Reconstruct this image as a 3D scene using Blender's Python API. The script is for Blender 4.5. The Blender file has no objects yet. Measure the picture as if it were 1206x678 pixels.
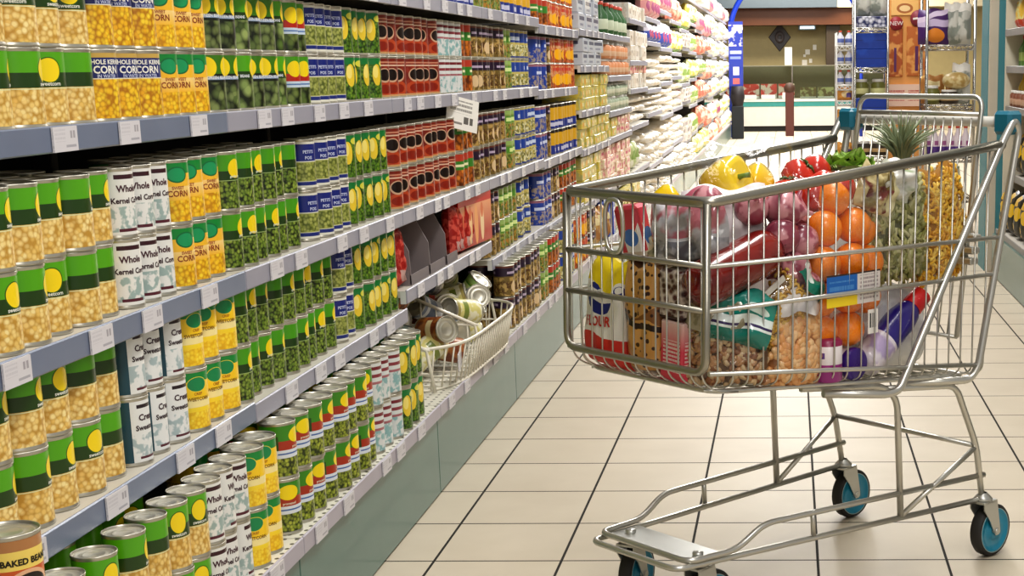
import bpy, math, random
from mathutils import Vector, Matrix
random.seed(7)
R = math.radians
PI = math.pi
C = bpy.context.scene.collection
D = bpy.data

# ------------------------------------------------------------------ materials
def hexc(h):
    h = h.lstrip('#')
    c = [int(h[i:i+2], 16)/255 for i in (0, 2, 4)]
    return tuple(x/12.92 if x <= .04045 else ((x+.055)/1.055)**2.4 for x in c) + (1,)

class NT:
    def __init__(s, name):
        s.m = D.materials.new(name); s.m.use_nodes = True
        s.t = s.m.node_tree; s.t.nodes.clear()
        s.out = s.t.nodes.new('ShaderNodeOutputMaterial')
        s.b = s.t.nodes.new('ShaderNodeBsdfPrincipled')
        s.t.links.new(s.b.outputs[0], s.out.inputs[0])
    def n(s, t, **k):
        x = s.t.nodes.new(t)
        for a, v in k.items(): setattr(x, a, v)
        return x
    def put(s, sock, v):
        if hasattr(v, 'links'): s.t.links.new(v, sock)
        elif v is not None: sock.default_value = v
    def ma(s, op, a, b=None, c=None):
        x = s.n('ShaderNodeMath', operation=op)
        s.put(x.inputs[0], a); s.put(x.inputs[1], b)
        if c is not None: s.put(x.inputs[2], c)
        return x.outputs[0]
    def mix(s, f, a, b):
        x = s.n('ShaderNodeMix', data_type='RGBA')
        s.put(x.inputs[0], f); s.put(x.inputs[6], a); s.put(x.inputs[7], b)
        return x.outputs[2]
    def rng(s, v, a, b, c=0., d=1.):
        x = s.n('ShaderNodeMapRange')
        for i, q in enumerate((v, a, b, c, d)): s.put(x.inputs[i], q)
        return x.outputs[0]
    def band(s, v, a, b):
        return s.ma('MULTIPLY', s.ma('GREATER_THAN', v, a), s.ma('LESS_THAN', v, b))
    def disc(s, u, v, u0, v0, ru, rv):
        a = s.ma('POWER', s.ma('DIVIDE', s.ma('SUBTRACT', u, u0), ru), 2.)
        b = s.ma('POWER', s.ma('DIVIDE', s.ma('SUBTRACT', v, v0), rv), 2.)
        return s.ma('LESS_THAN', s.ma('ADD', a, b), 1.)
    def bump(s, h, strength=.3, dist=.002):
        x = s.n('ShaderNodeBump'); x.inputs['Strength'].default_value = strength; x.inputs['Distance'].default_value = dist
        s.put(x.inputs['Height'], h); s.t.links.new(x.outputs[0], s.b.inputs['Normal'])
    def fin(s, col, rough=.5, metal=0., spec=.5, coat=0.):
        s.put(s.b.inputs['Base Color'], col); s.put(s.b.inputs['Roughness'], rough); s.put(s.b.inputs['Metallic'], metal)
        s.b.inputs['Specular IOR Level'].default_value = spec
        s.b.inputs['Coat Weight'].default_value = coat; s.b.inputs['Coat Roughness'].default_value = .08
        return s.m

_mc = {}
def flat(h, rough=.5, metal=0., coat=0., spec=.5):
    k = (h, rough, metal, coat, spec)
    if k not in _mc:
        t = NT('paint_' + h.strip('#'))
        nz = t.n('ShaderNodeTexNoise'); nz.inputs['Scale'].default_value = 9.
        tc = t.n('ShaderNodeTexCoord'); t.put(nz.inputs['Vector'], tc.outputs['Object'])
        c = hexc(h); dk = tuple(x*.86 for x in c[:3]) + (1,)
        _mc[k] = t.fin(t.mix(nz.outputs[0], dk, c), rough, metal, spec, coat)
    return _mc[k]

def emit(h, st):
    t = NT('glow_' + h.strip('#')); t.fin(hexc(h), .5)
    t.b.inputs['Emission Color'].default_value = hexc(h); t.b.inputs['Emission Strength'].default_value = st
    return t.m

# layered label: coordinates u (0..1 across the front, twice round a can) and v (0..1 up)
def label_mat(name, base, layers, rough=.38, coat=.25, fold=False, bumpy=0.):
    t = NT(name)
    uv = t.n('ShaderNodeUVMap'); sp = t.n('ShaderNodeSeparateXYZ'); t.put(sp.inputs[0], uv.outputs[0])
    u = sp.outputs[0]; v = sp.outputs[1]
    if fold: u = t.ma('FRACT', u)
    tc = t.n('ShaderNodeTexCoord'); oi = t.n('ShaderNodeObjectInfo')
    va = t.n('ShaderNodeVectorMath', operation='ADD'); t.put(va.inputs[0], tc.outputs['Object'])
    cx = t.n('ShaderNodeCombineXYZ'); 
    t.put(cx.inputs[0], oi.outputs['Random']); t.put(cx.inputs[1], oi.outputs['Random']); t.put(va.inputs[1], cx.outputs[0])
    pos = va.outputs[0]
    col = hexc(base); hgt = None
    for L in layers:
        k = L[0]
        if k == 'band': col = t.mix(t.band(v, L[1], L[2]), col, hexc(L[3]))
        elif k == 'rect': col = t.mix(t.ma('MULTIPLY', t.band(u, L[1], L[2]), t.band(v, L[3], L[4])), col, hexc(L[5]))
        elif k == 'disc': col = t.mix(t.disc(u, v, *L[1:5]), col, hexc(L[5]))
        elif k == 'diag':   # slanted band: v > a + b*u  and v < c + b*u
            w = t.ma('SUBTRACT', v, t.ma('MULTIPLY', u, L[2])); col = t.mix(t.band(w, L[1], L[3]), col, hexc(L[4]))
        elif k == 'grad': col = t.mix(t.ma('MULTIPLY', t.band(v, L[1], L[2]), t.rng(v, L[1], L[2])), col, hexc(L[3]))
        elif k == 'wave':   # curved edge: everything below v0 + a*sin
            w = t.ma('ADD', L[1], t.ma('MULTIPLY', L[2], t.ma('SINE', t.ma('MULTIPLY', u, L[3])))); col = t.mix(t.ma('LESS_THAN', v, w), col, hexc(L[4]))
        elif k in ('cells', 'cellsin'):   # kernels, peas, beans, pasta seen on the label or through the bag
            mp = t.n('ShaderNodeMapping'); t.put(mp.inputs[0], pos); mp.inputs['Scale'].default_value = L[6] if len(L) > 6 else (1, 1, 1)
            if len(L) > 7: mp.inputs['Rotation'].default_value = L[7]
            vo = t.n('ShaderNodeTexVoronoi'); t.put(vo.inputs['Vector'], mp.outputs[0]); vo.inputs['Scale'].default_value = L[3]
            sv = t.n('ShaderNodeSeparateXYZ'); t.put(sv.inputs[0], vo.outputs['Color'])
            a, b, d = (hexc(x) for x in L[4])
            inner = t.mix(sv.outputs[0], a, b)
            tone = t.mix(t.rng(vo.outputs['Distance'], .32, .78), inner, d)
            col = t.mix(t.band(v, L[1], L[2]) if k == 'cells' else t.disc(u, v, *L[8]), col, tone)
            hgt = vo.outputs['Distance']
        elif k == 'dots':
            vo = t.n('ShaderNodeTexVoronoi'); t.put(vo.inputs['Vector'], pos); vo.inputs['Scale'].default_value = L[3]
            col = t.mix(t.ma('MULTIPLY', t.band(v, L[1], L[2]), t.rng(vo.outputs['Distance'], L[5], L[5]+.06, 1., 0.)), col, hexc(L[4]))
        elif k == 'lines':  # rows of small print
            f = t.ma('FRACT', t.ma('MULTIPLY', v, L[5]))
            nz = t.n('ShaderNodeTexNoise'); nz.inputs['Scale'].default_value = 1.
            cc = t.n('ShaderNodeCombineXYZ'); t.put(cc.inputs[0], t.ma('MULTIPLY', u, 60.)); t.put(cc.inputs[1], t.ma('FLOOR', t.ma('MULTIPLY', v, L[5]))); t.put(nz.inputs['Vector'], cc.outputs[0])
            msk = t.ma('MULTIPLY', t.ma('MULTIPLY', t.band(u, L[1], L[2]), t.band(v, L[3], L[4])), t.ma('MULTIPLY', t.ma('LESS_THAN', f, .55), t.ma('GREATER_THAN', nz.outputs[0], .44)))
            col = t.mix(msk, col, hexc(L[6]))
        elif k == 'blot':   # printed picture: soft patches
            nz = t.n('ShaderNodeTexNoise'); nz.inputs['Scale'].default_value = L[3]; t.put(nz.inputs['Vector'], pos)
            col = t.mix(t.ma('MULTIPLY', t.band(v, L[1], L[2]), t.rng(nz.outputs[0], .47, .56)), col, hexc(L[4]))
    if bumpy and hgt is not None: t.bump(t.ma('SUBTRACT', 1., hgt), bumpy, .004)
    elif bumpy:
        nz = t.n('ShaderNodeTexNoise'); nz.inputs['Scale'].default_value = 22.; nz.inputs['Detail'].default_value = 3.; t.put(nz.inputs['Vector'], tc.outputs['Object']); t.bump(nz.outputs[0], bumpy, .01)
    return t.fin(col, rough, 0., .5, coat)

STEEL = flat('#b9b6ae', .22, 1.)
CHROME = flat('#c8c6c0', .12, 1.)
TIN = flat('#c9c5b8', .3, .8)
def lid_mat():
    t = NT('tin_lid'); return t.fin(hexc('#cfcbbd'), .34, .72)
LID = lid_mat()

# ------------------------------------------------------------------ mesh collecting
_tc = {}
def text_geo(body, bold=0.):
    k = (body, bold)
    if k not in _tc:
        cu = D.curves.new('lettering', 'FONT'); cu.body = body; cu.size = 1.; cu.resolution_u = 2; cu.align_x = 'CENTER'; cu.offset = bold
        o = D.objects.new('lettering', cu); C.objects.link(o)
        bpy.context.view_layer.update()
        me = o.evaluated_get(bpy.context.evaluated_depsgraph_get()).to_mesh()
        vs = [(v.co.x, v.co.y) for v in me.vertices]; fs = [tuple(p.vertices) for p in me.polygons]
        D.objects.remove(o); D.curves.remove(cu)
        xs = [a for a, b in vs] or [0]; 
        _tc[k] = (vs, fs, min(xs), max(xs))
    return _tc[k]

class MB:
    def __init__(s): s.v = []; s.f = []; s.mi = []; s.uv = []; s.sm = []
    def face(s, idx, m=0, uv=None, sm=False):
        s.f.append(tuple(idx)); s.mi.append(m); s.uv.append(uv); s.sm.append(sm)
    def quad(s, a, b, c, d, m=0):
        i = len(s.v); s.v += [tuple(a), tuple(b), tuple(c), tuple(d)]
        s.face((i, i+1, i+2, i+3), m, ((0, 0), (1, 0), (1, 1), (0, 1))); return s
    def box(s, x0, x1, y0, y1, z0, z1, m=0, M=None, bev=0.):
        if x0 > x1: x0, x1 = x1, x0
        if y0 > y1: y0, y1 = y1, y0
        P = []
        if bev > 0:   # chamfered box: 24 corners
            b = bev
            i = len(s.v)
            for z, ins in ((z0, b), (z0+b, 0), (z1-b, 0), (z1, b)):
                a = ins
                P += [(x0+a+(b if not a else 0), y0+a, z), (x1-a-(b if not a else 0), y0+a, z), (x1-a, y0+a+(b if not a else 0), z), (x1-a, y1-a-(b if not a else 0), z),
                      (x1-a-(b if not a else 0), y1-a, z), (x0+a+(b if not a else 0), y1-a, z), (x0+a, y1-a-(b if not a else 0), z), (x0+a, y0+a+(b if not a else 0), z)]
            s.v += [tuple(M @ Vector(p)) if M else p for p in P]
            uvx = lambda p: ((p[0]-x0)/(x1-x0), (p[2]-z0)/(z1-z0))
            uvy = lambda p: ((p[1]-y0)/(y1-y0), (p[2]-z0)/(z1-z0))
            for r in range(3):
                for k in range(8):
                    q = (k+1) % 8; ids = (r*8+k, r*8+q, r*8+8+q, r*8+8+k)
                    fn = uvy if k in (2, 6) else uvx
                    s.face([i+j for j in ids], m, [fn(P[j]) for j in ids])
            s.face([i+j for j in range(7, -1, -1)], m, [(.5, 0)]*8); s.face([i+24+j for j in range(8)], m, [(.5, .99)]*8)
            return s
        i = len(s.v)
        P = [(x0, y0, z0), (x1, y0, z0), (x1, y1, z0), (x0, y1, z0), (x0, y0, z1), (x1, y0, z1), (x1, y1, z1), (x0, y1, z1)]
        s.v += [tuple(M @ Vector(p)) if M else p for p in P]
        q = ((0, 0), (1, 0), (1, 1), (0, 1)); tp = ((.5, .99),)*4
        for ids, uv in (((0, 1, 5, 4), q), ((1, 2, 6, 5), q), ((2, 3, 7, 6), q), ((3, 0, 4, 7), q), ((4, 5, 6, 7), tp), ((3, 2, 1, 0), tp)):
            s.face([i+j for j in ids], m, uv)
        return s
    def tube(s, pts, r, seg=8, m=0, closed=False, caps=True):
        pts = [Vector(p) for p in pts]; n = len(pts)
        T = []
        for k in range(n):
            a = pts[(k-1) % n] if (closed or k > 0) else pts[k]; b = pts[(k+1) % n] if (closed or k < n-1) else pts[k]
            T.append((b-a).normalized())
        up = Vector((0, 0, 1)) if abs(T[0].z) < .9 else Vector((1, 0, 0))
        nv = (up - T[0]*up.dot(T[0])).normalized(); i0 = len(s.v)
        for k in range(n):
            if k: nv = (nv - T[k]*nv.dot(T[k])).normalized()
            bv = T[k].cross(nv); rr = r[k] if isinstance(r, (list, tuple)) else r
            for j in range(seg):
                a = 2*PI*j/seg; s.v.append(tuple(pts[k] + (nv*math.cos(a) + bv*math.sin(a))*rr))
        for k in range(n if closed else n-1):
            for j in range(seg):
                q = (j+1) % seg; k2 = (k+1) % n
                s.face((i0+k*seg+j, i0+k*seg+q, i0+k2*seg+q, i0+k2*seg+j), m, ((j/seg, k/n), ((j+1)/seg, k/n), ((j+1)/seg, (k+1)/n), (j/seg, (k+1)/n)), True)
        if caps and not closed:
            s.face([i0+j for j in range(seg-1, -1, -1)], m); s.face([i0+(n-1)*seg+j for j in range(seg)], m)
        return s
    def lathe(s, prof, seg=28, m=0, M=None, sm=True, ulen=2., cap0=False, cap1=False, uvz=None, lobes=None):
        i0 = len(s.v); n = len(prof); zs = [p[1] for p in prof]; za, zb = (min(zs), max(zs)) if uvz is None else uvz
        for r, z in prof:
            for j in range(seg):
                a = 2*PI*j/seg; rr = r*(1 + (lobes[1]*math.cos(lobes[0]*a) if lobes else 0)); p = (rr*math.cos(a), rr*math.sin(a), z)
                s.v.append(tuple(M @ Vector(p)) if M else p)
        for k in range(n-1):
            for j in range(seg):
                q = (j+1) % seg
                us = ulen*j/seg + .5, ulen*(j+1)/seg + .5
                v0, v1 = ((prof[k][1]-za)/(zb-za or 1), (prof[k+1][1]-za)/(zb-za or 1))
                s.face((i0+k*seg+j, i0+k*seg+q, i0+(k+1)*seg+q, i0+(k+1)*seg+j), m, ((us[0], v0), (us[1], v0), (us[1], v1), (us[0], v1)), sm)
        if cap0: s.face([i0+j for j in range(seg-1, -1, -1)], m, [(.5, 0)]*seg)
        if cap1: s.face([i0+(n-1)*seg+j for j in range(seg)], m, [(.5, .99)]*seg)
        return s
    def ball(s, c, rx, ry, rz, seg=18, rings=10, m=0, M=None):
        pr = [(max(1e-4, math.sin(PI*k/rings)), -math.cos(PI*k/rings)) for k in range(rings+1)]
        Q = Matrix.Translation(c) @ (M or Matrix()) @ Matrix.Diagonal((rx, ry, rz, 1))
        return s.lathe(pr, seg, m, Q, ulen=1.)
    def text(s, body, size, fn, m=0, bold=0.):
        vs, fs, a, b = text_geo(body, bold); i = len(s.v)
        s.v += [tuple(fn(x*size, y*size)) for x, y in vs]
        for f in fs: s.face([i+j for j in f], m)
        return s
    def bag(s, w, h, d, m=0, nx=14, nz=16, crimp=.04, wr=.006, seed=1, sag=.15, p=2.6, M=None):
        """pillow bag standing on z=0, front towards -y, crimped top and bottom"""
        rd = random.Random(seed); ph = [rd.uniform(0, 6.28) for _ in range(6)]
        for side in (-1, 1):
            i = len(s.v)
            for k in range(nz+1):
                v = k/nz
                for j in range(nx+1):
                    u = j/nx*2-1; e = max(0., 1-abs(u)**p); vv = (v*2-1); g = max(0., 1-abs(vv)**4)
                    belly = 1 + sag*(.5-v)*1.5
                    y = side*d/2*math.sqrt(e*g)*belly
                    tap = 1 - .06*(vv*vv) + .02*math.sin(9*v+ph[0])
                    y += wr*math.sqrt(e*g)*(math.sin(7*u+5*v+ph[1]) + math.sin(13*v-6*u+ph[2]) + .7*math.sin(19*u+ph[3]+11*v))
                    x = u*w/2*tap; z = v*h + .008*math.sin(5*u+ph[4])*v
                    P = Vector((x, y, z)); s.v.append(tuple(M @ P) if M else tuple(P))
            for k in range(nz):
                for j in range(nx):
                    a = i+k*(nx+1)+j; ids = (a, a+1, a+nx+2, a+nx+1)
                    uv = ((j/nx, k/nz), ((j+1)/nx, k/nz), ((j+1)/nx, (k+1)/nz), (j/nx, (k+1)/nz))
                    if side > 0: ids = ids[::-1]; uv = uv[::-1]
                    s.face(ids, m, uv, True)
        return s
    def mesh(s, name, mats):
        me = D.meshes.new(name); me.from_pydata(s.v, [], s.f)
        for x in (mats if isinstance(mats, (list, tuple)) else [mats]): me.materials.append(x)
        me.polygons.foreach_set('material_index', s.mi); me.polygons.foreach_set('use_smooth', s.sm)
        lay = me.uv_layers.new(name='UVMap'); k = 0; buf = []
        for f, uv in zip(s.f, s.uv):
            for q in range(len(f)): buf += list(uv[q]) if uv else [.5, .5]
        lay.data.foreach_set('uv', buf); me.update(); return me
    def build(s, name, mats, parent=None, loc=(0, 0, 0), rz=0.):
        o = D.objects.new(name, s.mesh(name, mats)); C.objects.link(o); o.location = loc; o.rotation_euler = (0, 0, rz)
        if parent: o.parent = parent
        return o

def fillet(pts, r, n=5, closed=False):
    pts = [Vector(p) for p in pts]; out = []; N = len(pts)
    for k, p in enumerate(pts):
        if not closed and k in (0, N-1): out.append(p); continue
        a = pts[(k-1) % N]-p; b = pts[(k+1) % N]-p
        rr = min(r, a.length*.48, b.length*.48); a = p+a.normalized()*rr; b = p+b.normalized()*rr
        for q in range(n+1):
            t = q/n; out.append(a*(1-t)**2 + p*2*t*(1-t) + b*t*t)
    return out

# ------------------------------------------------------------------ things
labels = {}
def tag(o, label, cat, group=None):
    o['label'] = label; o['category'] = cat
    if group: o['group'] = group
    labels[o.name] = label
    return o
def empty(name, loc=(0, 0, 0), rz=0.):
    o = D.objects.new(name, None); o.empty_display_size = .05; C.objects.link(o); o.location = loc; o.rotation_euler = (0, 0, rz); return o
def struct(o): o['kind'] = 'structure'; return o
def dup(o, parent=None):
    c = o.copy(); C.objects.link(c)
    if parent is not None: c.parent = parent
    for ch in o.children: dup(ch, c)
    return c
used = set()
def place(proto, loc, rot, label, cat, group=None, sc=None):
    """the first time the thing itself, afterwards a copy of it with copies of its parts"""
    if proto.name in used: o = dup(proto)
    else: o = proto; used.add(proto.name)
    o.location = loc; o.rotation_euler = rot if isinstance(rot, (tuple, list)) else (0, 0, rot)
    if sc: o.scale = sc
    return tag(o, label, cat, group)
ORD = 'first second third fourth fifth sixth seventh eighth ninth tenth eleventh twelfth thirteenth fourteenth fifteenth sixteenth seventeenth eighteenth'.split()

# ------------------------------------------------------------------ camera (lens shifted: the photo is an off-centre crop)
F, YAW, PITCH, ROLL, H, PX, PY = 1804.1, .0221, .2006, -.0099, 1.2, 892.7, 445.1
fw = Vector((-math.sin(YAW)*math.cos(PITCH), math.cos(YAW)*math.cos(PITCH), -math.sin(PITCH)))
r0 = Vector((math.cos(YAW), math.sin(YAW), 0)); u0 = r0.cross(fw)
rr = r0*math.cos(ROLL) + u0*math.sin(ROLL); uu = u0*math.cos(ROLL) - r0*math.sin(ROLL)
cd = D.cameras.new('camera'); cam = D.objects.new('camera', cd); C.objects.link(cam)
cam.matrix_world = Matrix(((rr.x, uu.x, -fw.x, 0), (rr.y, uu.y, -fw.y, 0), (rr.z, uu.z, -fw.z, H), (0, 0, 0, 1)))
cd.sensor_fit = 'HORIZONTAL'; cd.sensor_width = 36; cd.lens = 36*F/1206
cd.shift_x = (603-PX)/1206; cd.shift_y = (PY-339)/1206
cd.clip_start = .05; cd.clip_end = 200
bpy.context.scene.camera = cam

# ------------------------------------------------------------------ floor
def floor_mat():
    t = NT('cream_floor_tiles'); g = t.n('ShaderNodeTexCoord'); sp = t.n('ShaderNodeSeparateXYZ'); t.put(sp.inputs[0], g.outputs['Object'])
    S, X0, Y0 = .3187, -.8927, 3.6346
    a = t.ma('DIVIDE', t.ma('SUBTRACT', sp.outputs[0], X0-20*S), S); b = t.ma('DIVIDE', t.ma('SUBTRACT', sp.outputs[1], Y0-40*S), S)
    fa = t.ma('ABSOLUTE', t.ma('SUBTRACT', t.ma('FRACT', t.ma('ADD', a, .5)), .5)); fb = t.ma('ABSOLUTE', t.ma('SUBTRACT', t.ma('FRACT', t.ma('ADD', b, .5)), .5))
    g1 = t.ma('MAXIMUM', t.ma('LESS_THAN', fa, .0105), t.ma('LESS_THAN', fb, .01))
    wn = t.n('ShaderNodeTexWhiteNoise', noise_dimensions='2D'); cb = t.n('ShaderNodeCombineXYZ'); t.put(cb.inputs[0], t.ma('FLOOR', a)); t.put(cb.inputs[1], t.ma('FLOOR', b)); t.put(wn.inputs[0], cb.outputs[0])
    nz = t.n('ShaderNodeTexNoise'); nz.inputs['Scale'].default_value = 5.; nz.inputs['Detail'].default_value = 5.; t.put(nz.inputs['Vector'], g.outputs['Object'])
    tile = t.mix(nz.outputs[0], hexc('#bcb09c'), hexc('#d0c5b2')); tile = t.mix(t.ma('MULTIPLY', wn.outputs[0], .35), tile, hexc('#c8bda8'))
    t.bump(t.ma('SUBTRACT', 1., g1), .4, .001)
    return t.fin(t.mix(g1, tile, hexc('#2b2722')), t.mix(g1, (.5,)*3+(1,), (.8,)*3+(1,)), 0., .25)
mb = MB(); mb.quad((-4, -2, 0), (8, -2, 0), (8, 33, 0), (-4, 33, 0)); struct(mb.build('floor', floor_mat()))

# ------------------------------------------------------------------ shelving
BY = [1.735 + 1.255*k for k in range(0, 22)]          # bay joints along the aisle
BAY = ['', 'nearest bay', 'second bay', 'third bay', 'fourth bay', 'fifth bay', 'sixth bay', 'seventh bay', 'eighth bay', 'ninth bay', 'tenth bay', 'eleventh bay', 'twelfth bay', 'thirteenth bay',
       'fourteenth bay', 'fifteenth bay', 'sixteenth bay', 'seventeenth bay', 'eighteenth bay', 'nineteenth bay', 'last bay']
BX = -1.47
LEV = {1: [('bottom', .262), ('lower', .545), ('middle', .81), ('upper', 1.12), ('top', 1.41)], 2: [('bottom', .262), ('lower', .54), ('middle', .81), ('upper', 1.12), ('top', 1.41)],
       3: [('bottom', .262), ('lower', .59), ('middle', .81), ('upper', 1.12), ('top', 1.41)], 4: [('bottom', .262), ('lower', .52), ('middle', .81), ('upper', 1.12), ('top', 1.41)],
       5: [('bottom', .262), ('lower', .51), ('middle', .80), ('upper', 1.105), ('top', 1.385)], 6: [('bottom', .262), ('lower', .5), ('middle', .785), ('high', .984), ('upper', 1.214), ('top', 1.40)],
       7: [('bottom', .262), ('lower', .5), ('middle', .79), ('high', .945), ('upper', 1.155), ('top', 1.40)], 8: [('bottom', .262), ('lower', .5), ('middle', .81), ('high', 1.06), ('upper', 1.25), ('top', 1.53)]}
for b in range(9, 21): LEV[b] = [('bottom', .262), ('lower', .49 + .03*(b*7 % 3-1)), ('middle', .83 - .03*(b*5 % 3-1)), ('high', 1.08 + .04*(b*4 % 3-1)), ('upper', 1.37 - .03*(b*7 % 3-1)), ('top', 1.63 + .05*(b*5 % 3-1)), ('overhead', 1.93)]
ZL = {b: dict(v) for b, v in LEV.items()}

def deck_mat():
    t = NT('perforated_white_deck'); tc = t.n('ShaderNodeTexCoord'); sp = t.n('ShaderNodeSeparateXYZ'); t.put(sp.inputs[0], tc.outputs['Object'])
    fx = t.ma('SUBTRACT', t.ma('FRACT', t.ma('MULTIPLY', sp.outputs[0], 40.)), .5); fy = t.ma('SUBTRACT', t.ma('FRACT', t.ma('MULTIPLY', sp.outputs[1], 32.)), .5)
    d = t.ma('LESS_THAN', t.ma('ADD', t.ma('MULTIPLY', fx, fx), t.ma('MULTIPLY', fy, fy)), .03)
    return t.fin(t.mix(d, hexc('#d9d6c8'), hexc('#4c4a3c')), .45)
DECK = deck_mat()
BOARD = flat('#c9c4b8', .5); LIP = flat('#737d93', .35, 0., .2); LIP2 = flat('#9c9ba8', .4); LIPB = flat('#b4aeb8', .4); BACK = flat('#1d1a18', .8); UPR = flat('#3a3632', .5)
PLINTH = flat('#577870', .28, 0., .15)
def tagmat(i):
    return label_mat('price_tag_print', '#cfccd0', [('rect', .7, .78, .52, .82, '#a09ca2'), ('rect', .82, .9, .52, .82, '#a09ca2'), ('rect', .5, .92, .16, .26, '#a6a4ac'), ('lines', .06, .5, .4, .9, 6, '#c2bfc4')], .5, .1)
TAG = tagmat(0)
# price tag mesh: a thin card in a clip, front towards +x
tm = MB(); tm.box(-.0015, .0015, -.039, .039, -.0185, .0185)
tagme = tm.mesh('price_tag', TAG)
struct(MB().box(BX-.06, BX, BY[0]-1.3, BY[20]+.02, 0, 2.6).build('wall_left', BACK))  # back panel: shade behind the tins is put into its dark colour
rt = random.Random(5)
for b in range(1, 21):
    y0, y1 = BY[b-1], BY[b]
    pl = MB(); pl.box(-1.06, -1.012, y0+.002, y1-.002, 0.004, .222, bev=.002)
    tag(pl.build('plinth_panel', PLINTH), 'grey-green metal kick panel under the shelves of the ' + BAY[b], 'panel', 'kick panels')
    if b <= 8:
        up = MB(); up.box(BX, BX+.03, y1-.02, y1+.02, .0, 2.5); up.box(BX+.03, BX+.034, y1-.012, y1+.012, .3, 2.45, 1)
        tag(up.build('shelf_upright', [UPR, flat('#6a645c', .5)]), 'dark slotted steel upright at the far end of the ' + BAY[b], 'upright', 'shelf uprights')
    for nm, z in LEV[b]:
        bot = nm == 'bottom'; fx = -1.0 if bot else (-1.078 if nm != 'upper' else -1.09)
        if b >= 6: fx = -1.0 if bot else -1.07
        s = MB(); s.box(BX+.01, fx-.004, y0+.002, y1-.002, z-.018, z, bev=0)
        o = s.build('shelf', DECK if bot else BOARD)
        tag(o, ('white perforated bottom deck of the ' if bot else 'grey metal %s shelf with price strip in the ' % nm) + BAY[b], 'shelf', 'supermarket shelves')
        l = MB(); l.box(fx-.006, fx, y0+.0015, y1-.0015, z-.036, z+(.004 if b < 6 else -.0015), bev=.0022)
        l.box(fx-.02, fx-.004, y0+.0015, y0+.006, z-.036, z+.0, 1)
        l.build('price_strip', [LIPB if bot else (LIP if b == 1 else LIP2), flat('#d9d9d6', .4)], o)
        if b <= 6:
            n = 5 if b < 4 else 4
            for k in range(n):
                t = D.objects.new('price_tag', tagme); C.objects.link(t); t.parent = o
                t.location = (fx+.0025, y0 + .09 + (y1-y0-.14)*(k + rt.uniform(-.28, .28) + .3)/n, z-.0165); t.rotation_euler = (0, 0, 0)

# hanging price card under the upper shelf of the third bay
hc = MB(); hc.box(-.001, .001, -.095, .075, -.105, .0, M=Matrix.Rotation(R(-11), 4, 'X'))
tag(hc.build('price_card', label_mat('price_card_print', '#efece6', [('rect', .55, .7, .2, .42, '#6b6864'), ('rect', .74, .84, .2, .42, '#6b6864'), ('lines', .1, .8, .5, .9, 7, '#9b9894'), ('rect', .1, .5, .15, .22, '#8a8783')], .5), loc=(-1.075, 5.14, 1.105), rz=R(-25)),
    'white price card hanging askew below the upper shelf of the third bay', 'price card')

# ------------------------------------------------------------------ tins
CH = .118
KERN = ('#f4e0a0', '#e6c068', '#c0943e')
PEAS = ('#8da23a', '#5e7d1c', '#141f06')
K = {}
def can_kind(key, name, desc, base, layers, texts=(), r=.041, rough=.36):
    K[key] = dict(name=name, desc=desc, base=base, layers=layers, texts=texts, r=r, rough=rough)
GR, DG, YD = '#58a612', '#22420c', '#f3d516'
can_kind('corn', 'corn_can', 'green sweetcorn can, yellow oval', '#e9bf62', [('cells', 0, .5, 125, KERN), ('band', .5, .71, DG), ('band', .71, 1, GR), ('disc', .5, .745, .155, .185, '#2d5a0c'), ('disc', .5, .745, .14, .17, YD), ('band', .478, .492, '#d8dcb0')],
         [('sweetcorn', .0085, .525, .5, '#f2f2e6', .02)], r=.043)
can_kind('blue', 'corn_can', 'navy banded whole kernel corn can', '#f0c22a', [('cells', 0, .6, 120, ('#f9da3c', '#eab31c', '#b4790c')), ('band', .6, .93, '#18246c'), ('band', .93, 1, '#c7a655'), ('band', .6, .615, '#e8e4d0')],
         [('WHOLE KERNEL', .0105, .83, .5, '#f4f2ea', .03), ('CORN', .017, .69, .5, '#f4f2ea', .03), ('IN WATER', .008, .62, .5, '#c9cfe8', .02)])
can_kind('yel', 'corn_can', 'yellow corn can with green top', '#f1bd34', [('grad', .35, .6, '#f6d48a'), ('cells', 0, .36, 130, ('#f9da3c', '#f0b81c', '#c58c10')), ('band', .82, 1, '#0f8a3a'), ('disc', .5, .8, .17, .14, '#0d6f3c'), ('disc', .5, .8, .145, .115, '#1c9a60')],
         [('SWEET', .008, .55, .5, '#a2502a', .02), ('CORN', .015, .43, .5, '#8c3a20', .02)])
can_kind('yel2', 'corn_can', 'bright yellow sweetcorn can', '#f7cd22', [('grad', .0, .5, '#f8dc3a'), ('cells', 0, .3, 150, ('#fbe04a', '#f6cc28', '#e6b41a')), ('band', .38, .52, '#f8e6a2'), ('band', .84, 1, '#128a3c'), ('disc', .5, .79, .165, .135, '#e8d048'), ('disc', .5, .79, .155, .125, '#158a52')],
         [('CRISP', .007, .6, .5, '#b0702a', .02), ('SWEETCORN', .009, .5, .5, '#8d6a22', .03)], r=.043)
can_kind('white', 'corn_can', 'white whole kernel corn can', '#e4e3de', [('blot', .05, .45, 70, '#9fb2ae'), ('rect', 0, .13, 0, 1, '#2d4a50'), ('rect', .87, 1, 0, 1, '#27444c'), ('rect', .28, .72, .88, .95, '#3c1420'), ('rect', .3, .7, .05, .1, '#5a2030')],
         [('Whole', .0155, .68, .5, '#4a2230', .03), ('Kernel Corn', .0128, .5, .5, '#3a1c28', .03)], r=.0365)
can_kind('cream', 'corn_can', 'white cream sweetcorn can', '#e3e4e2', [('blot', .08, .45, 60, '#a9b9bb'), ('rect', 0, .2, 0, 1, '#1f4a58'), ('rect', .8, 1, 0, 1, '#1c4553'), ('rect', .3, .7, .88, .94, '#2a1c24'), ('rect', .3, .7, .05, .09, '#5a2030')],
         [('Cream', .015, .68, .5, '#46303a', .03), ('Sweetcorn', .0125, .52, .5, '#3a2830', .03)], r=.037)
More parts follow.
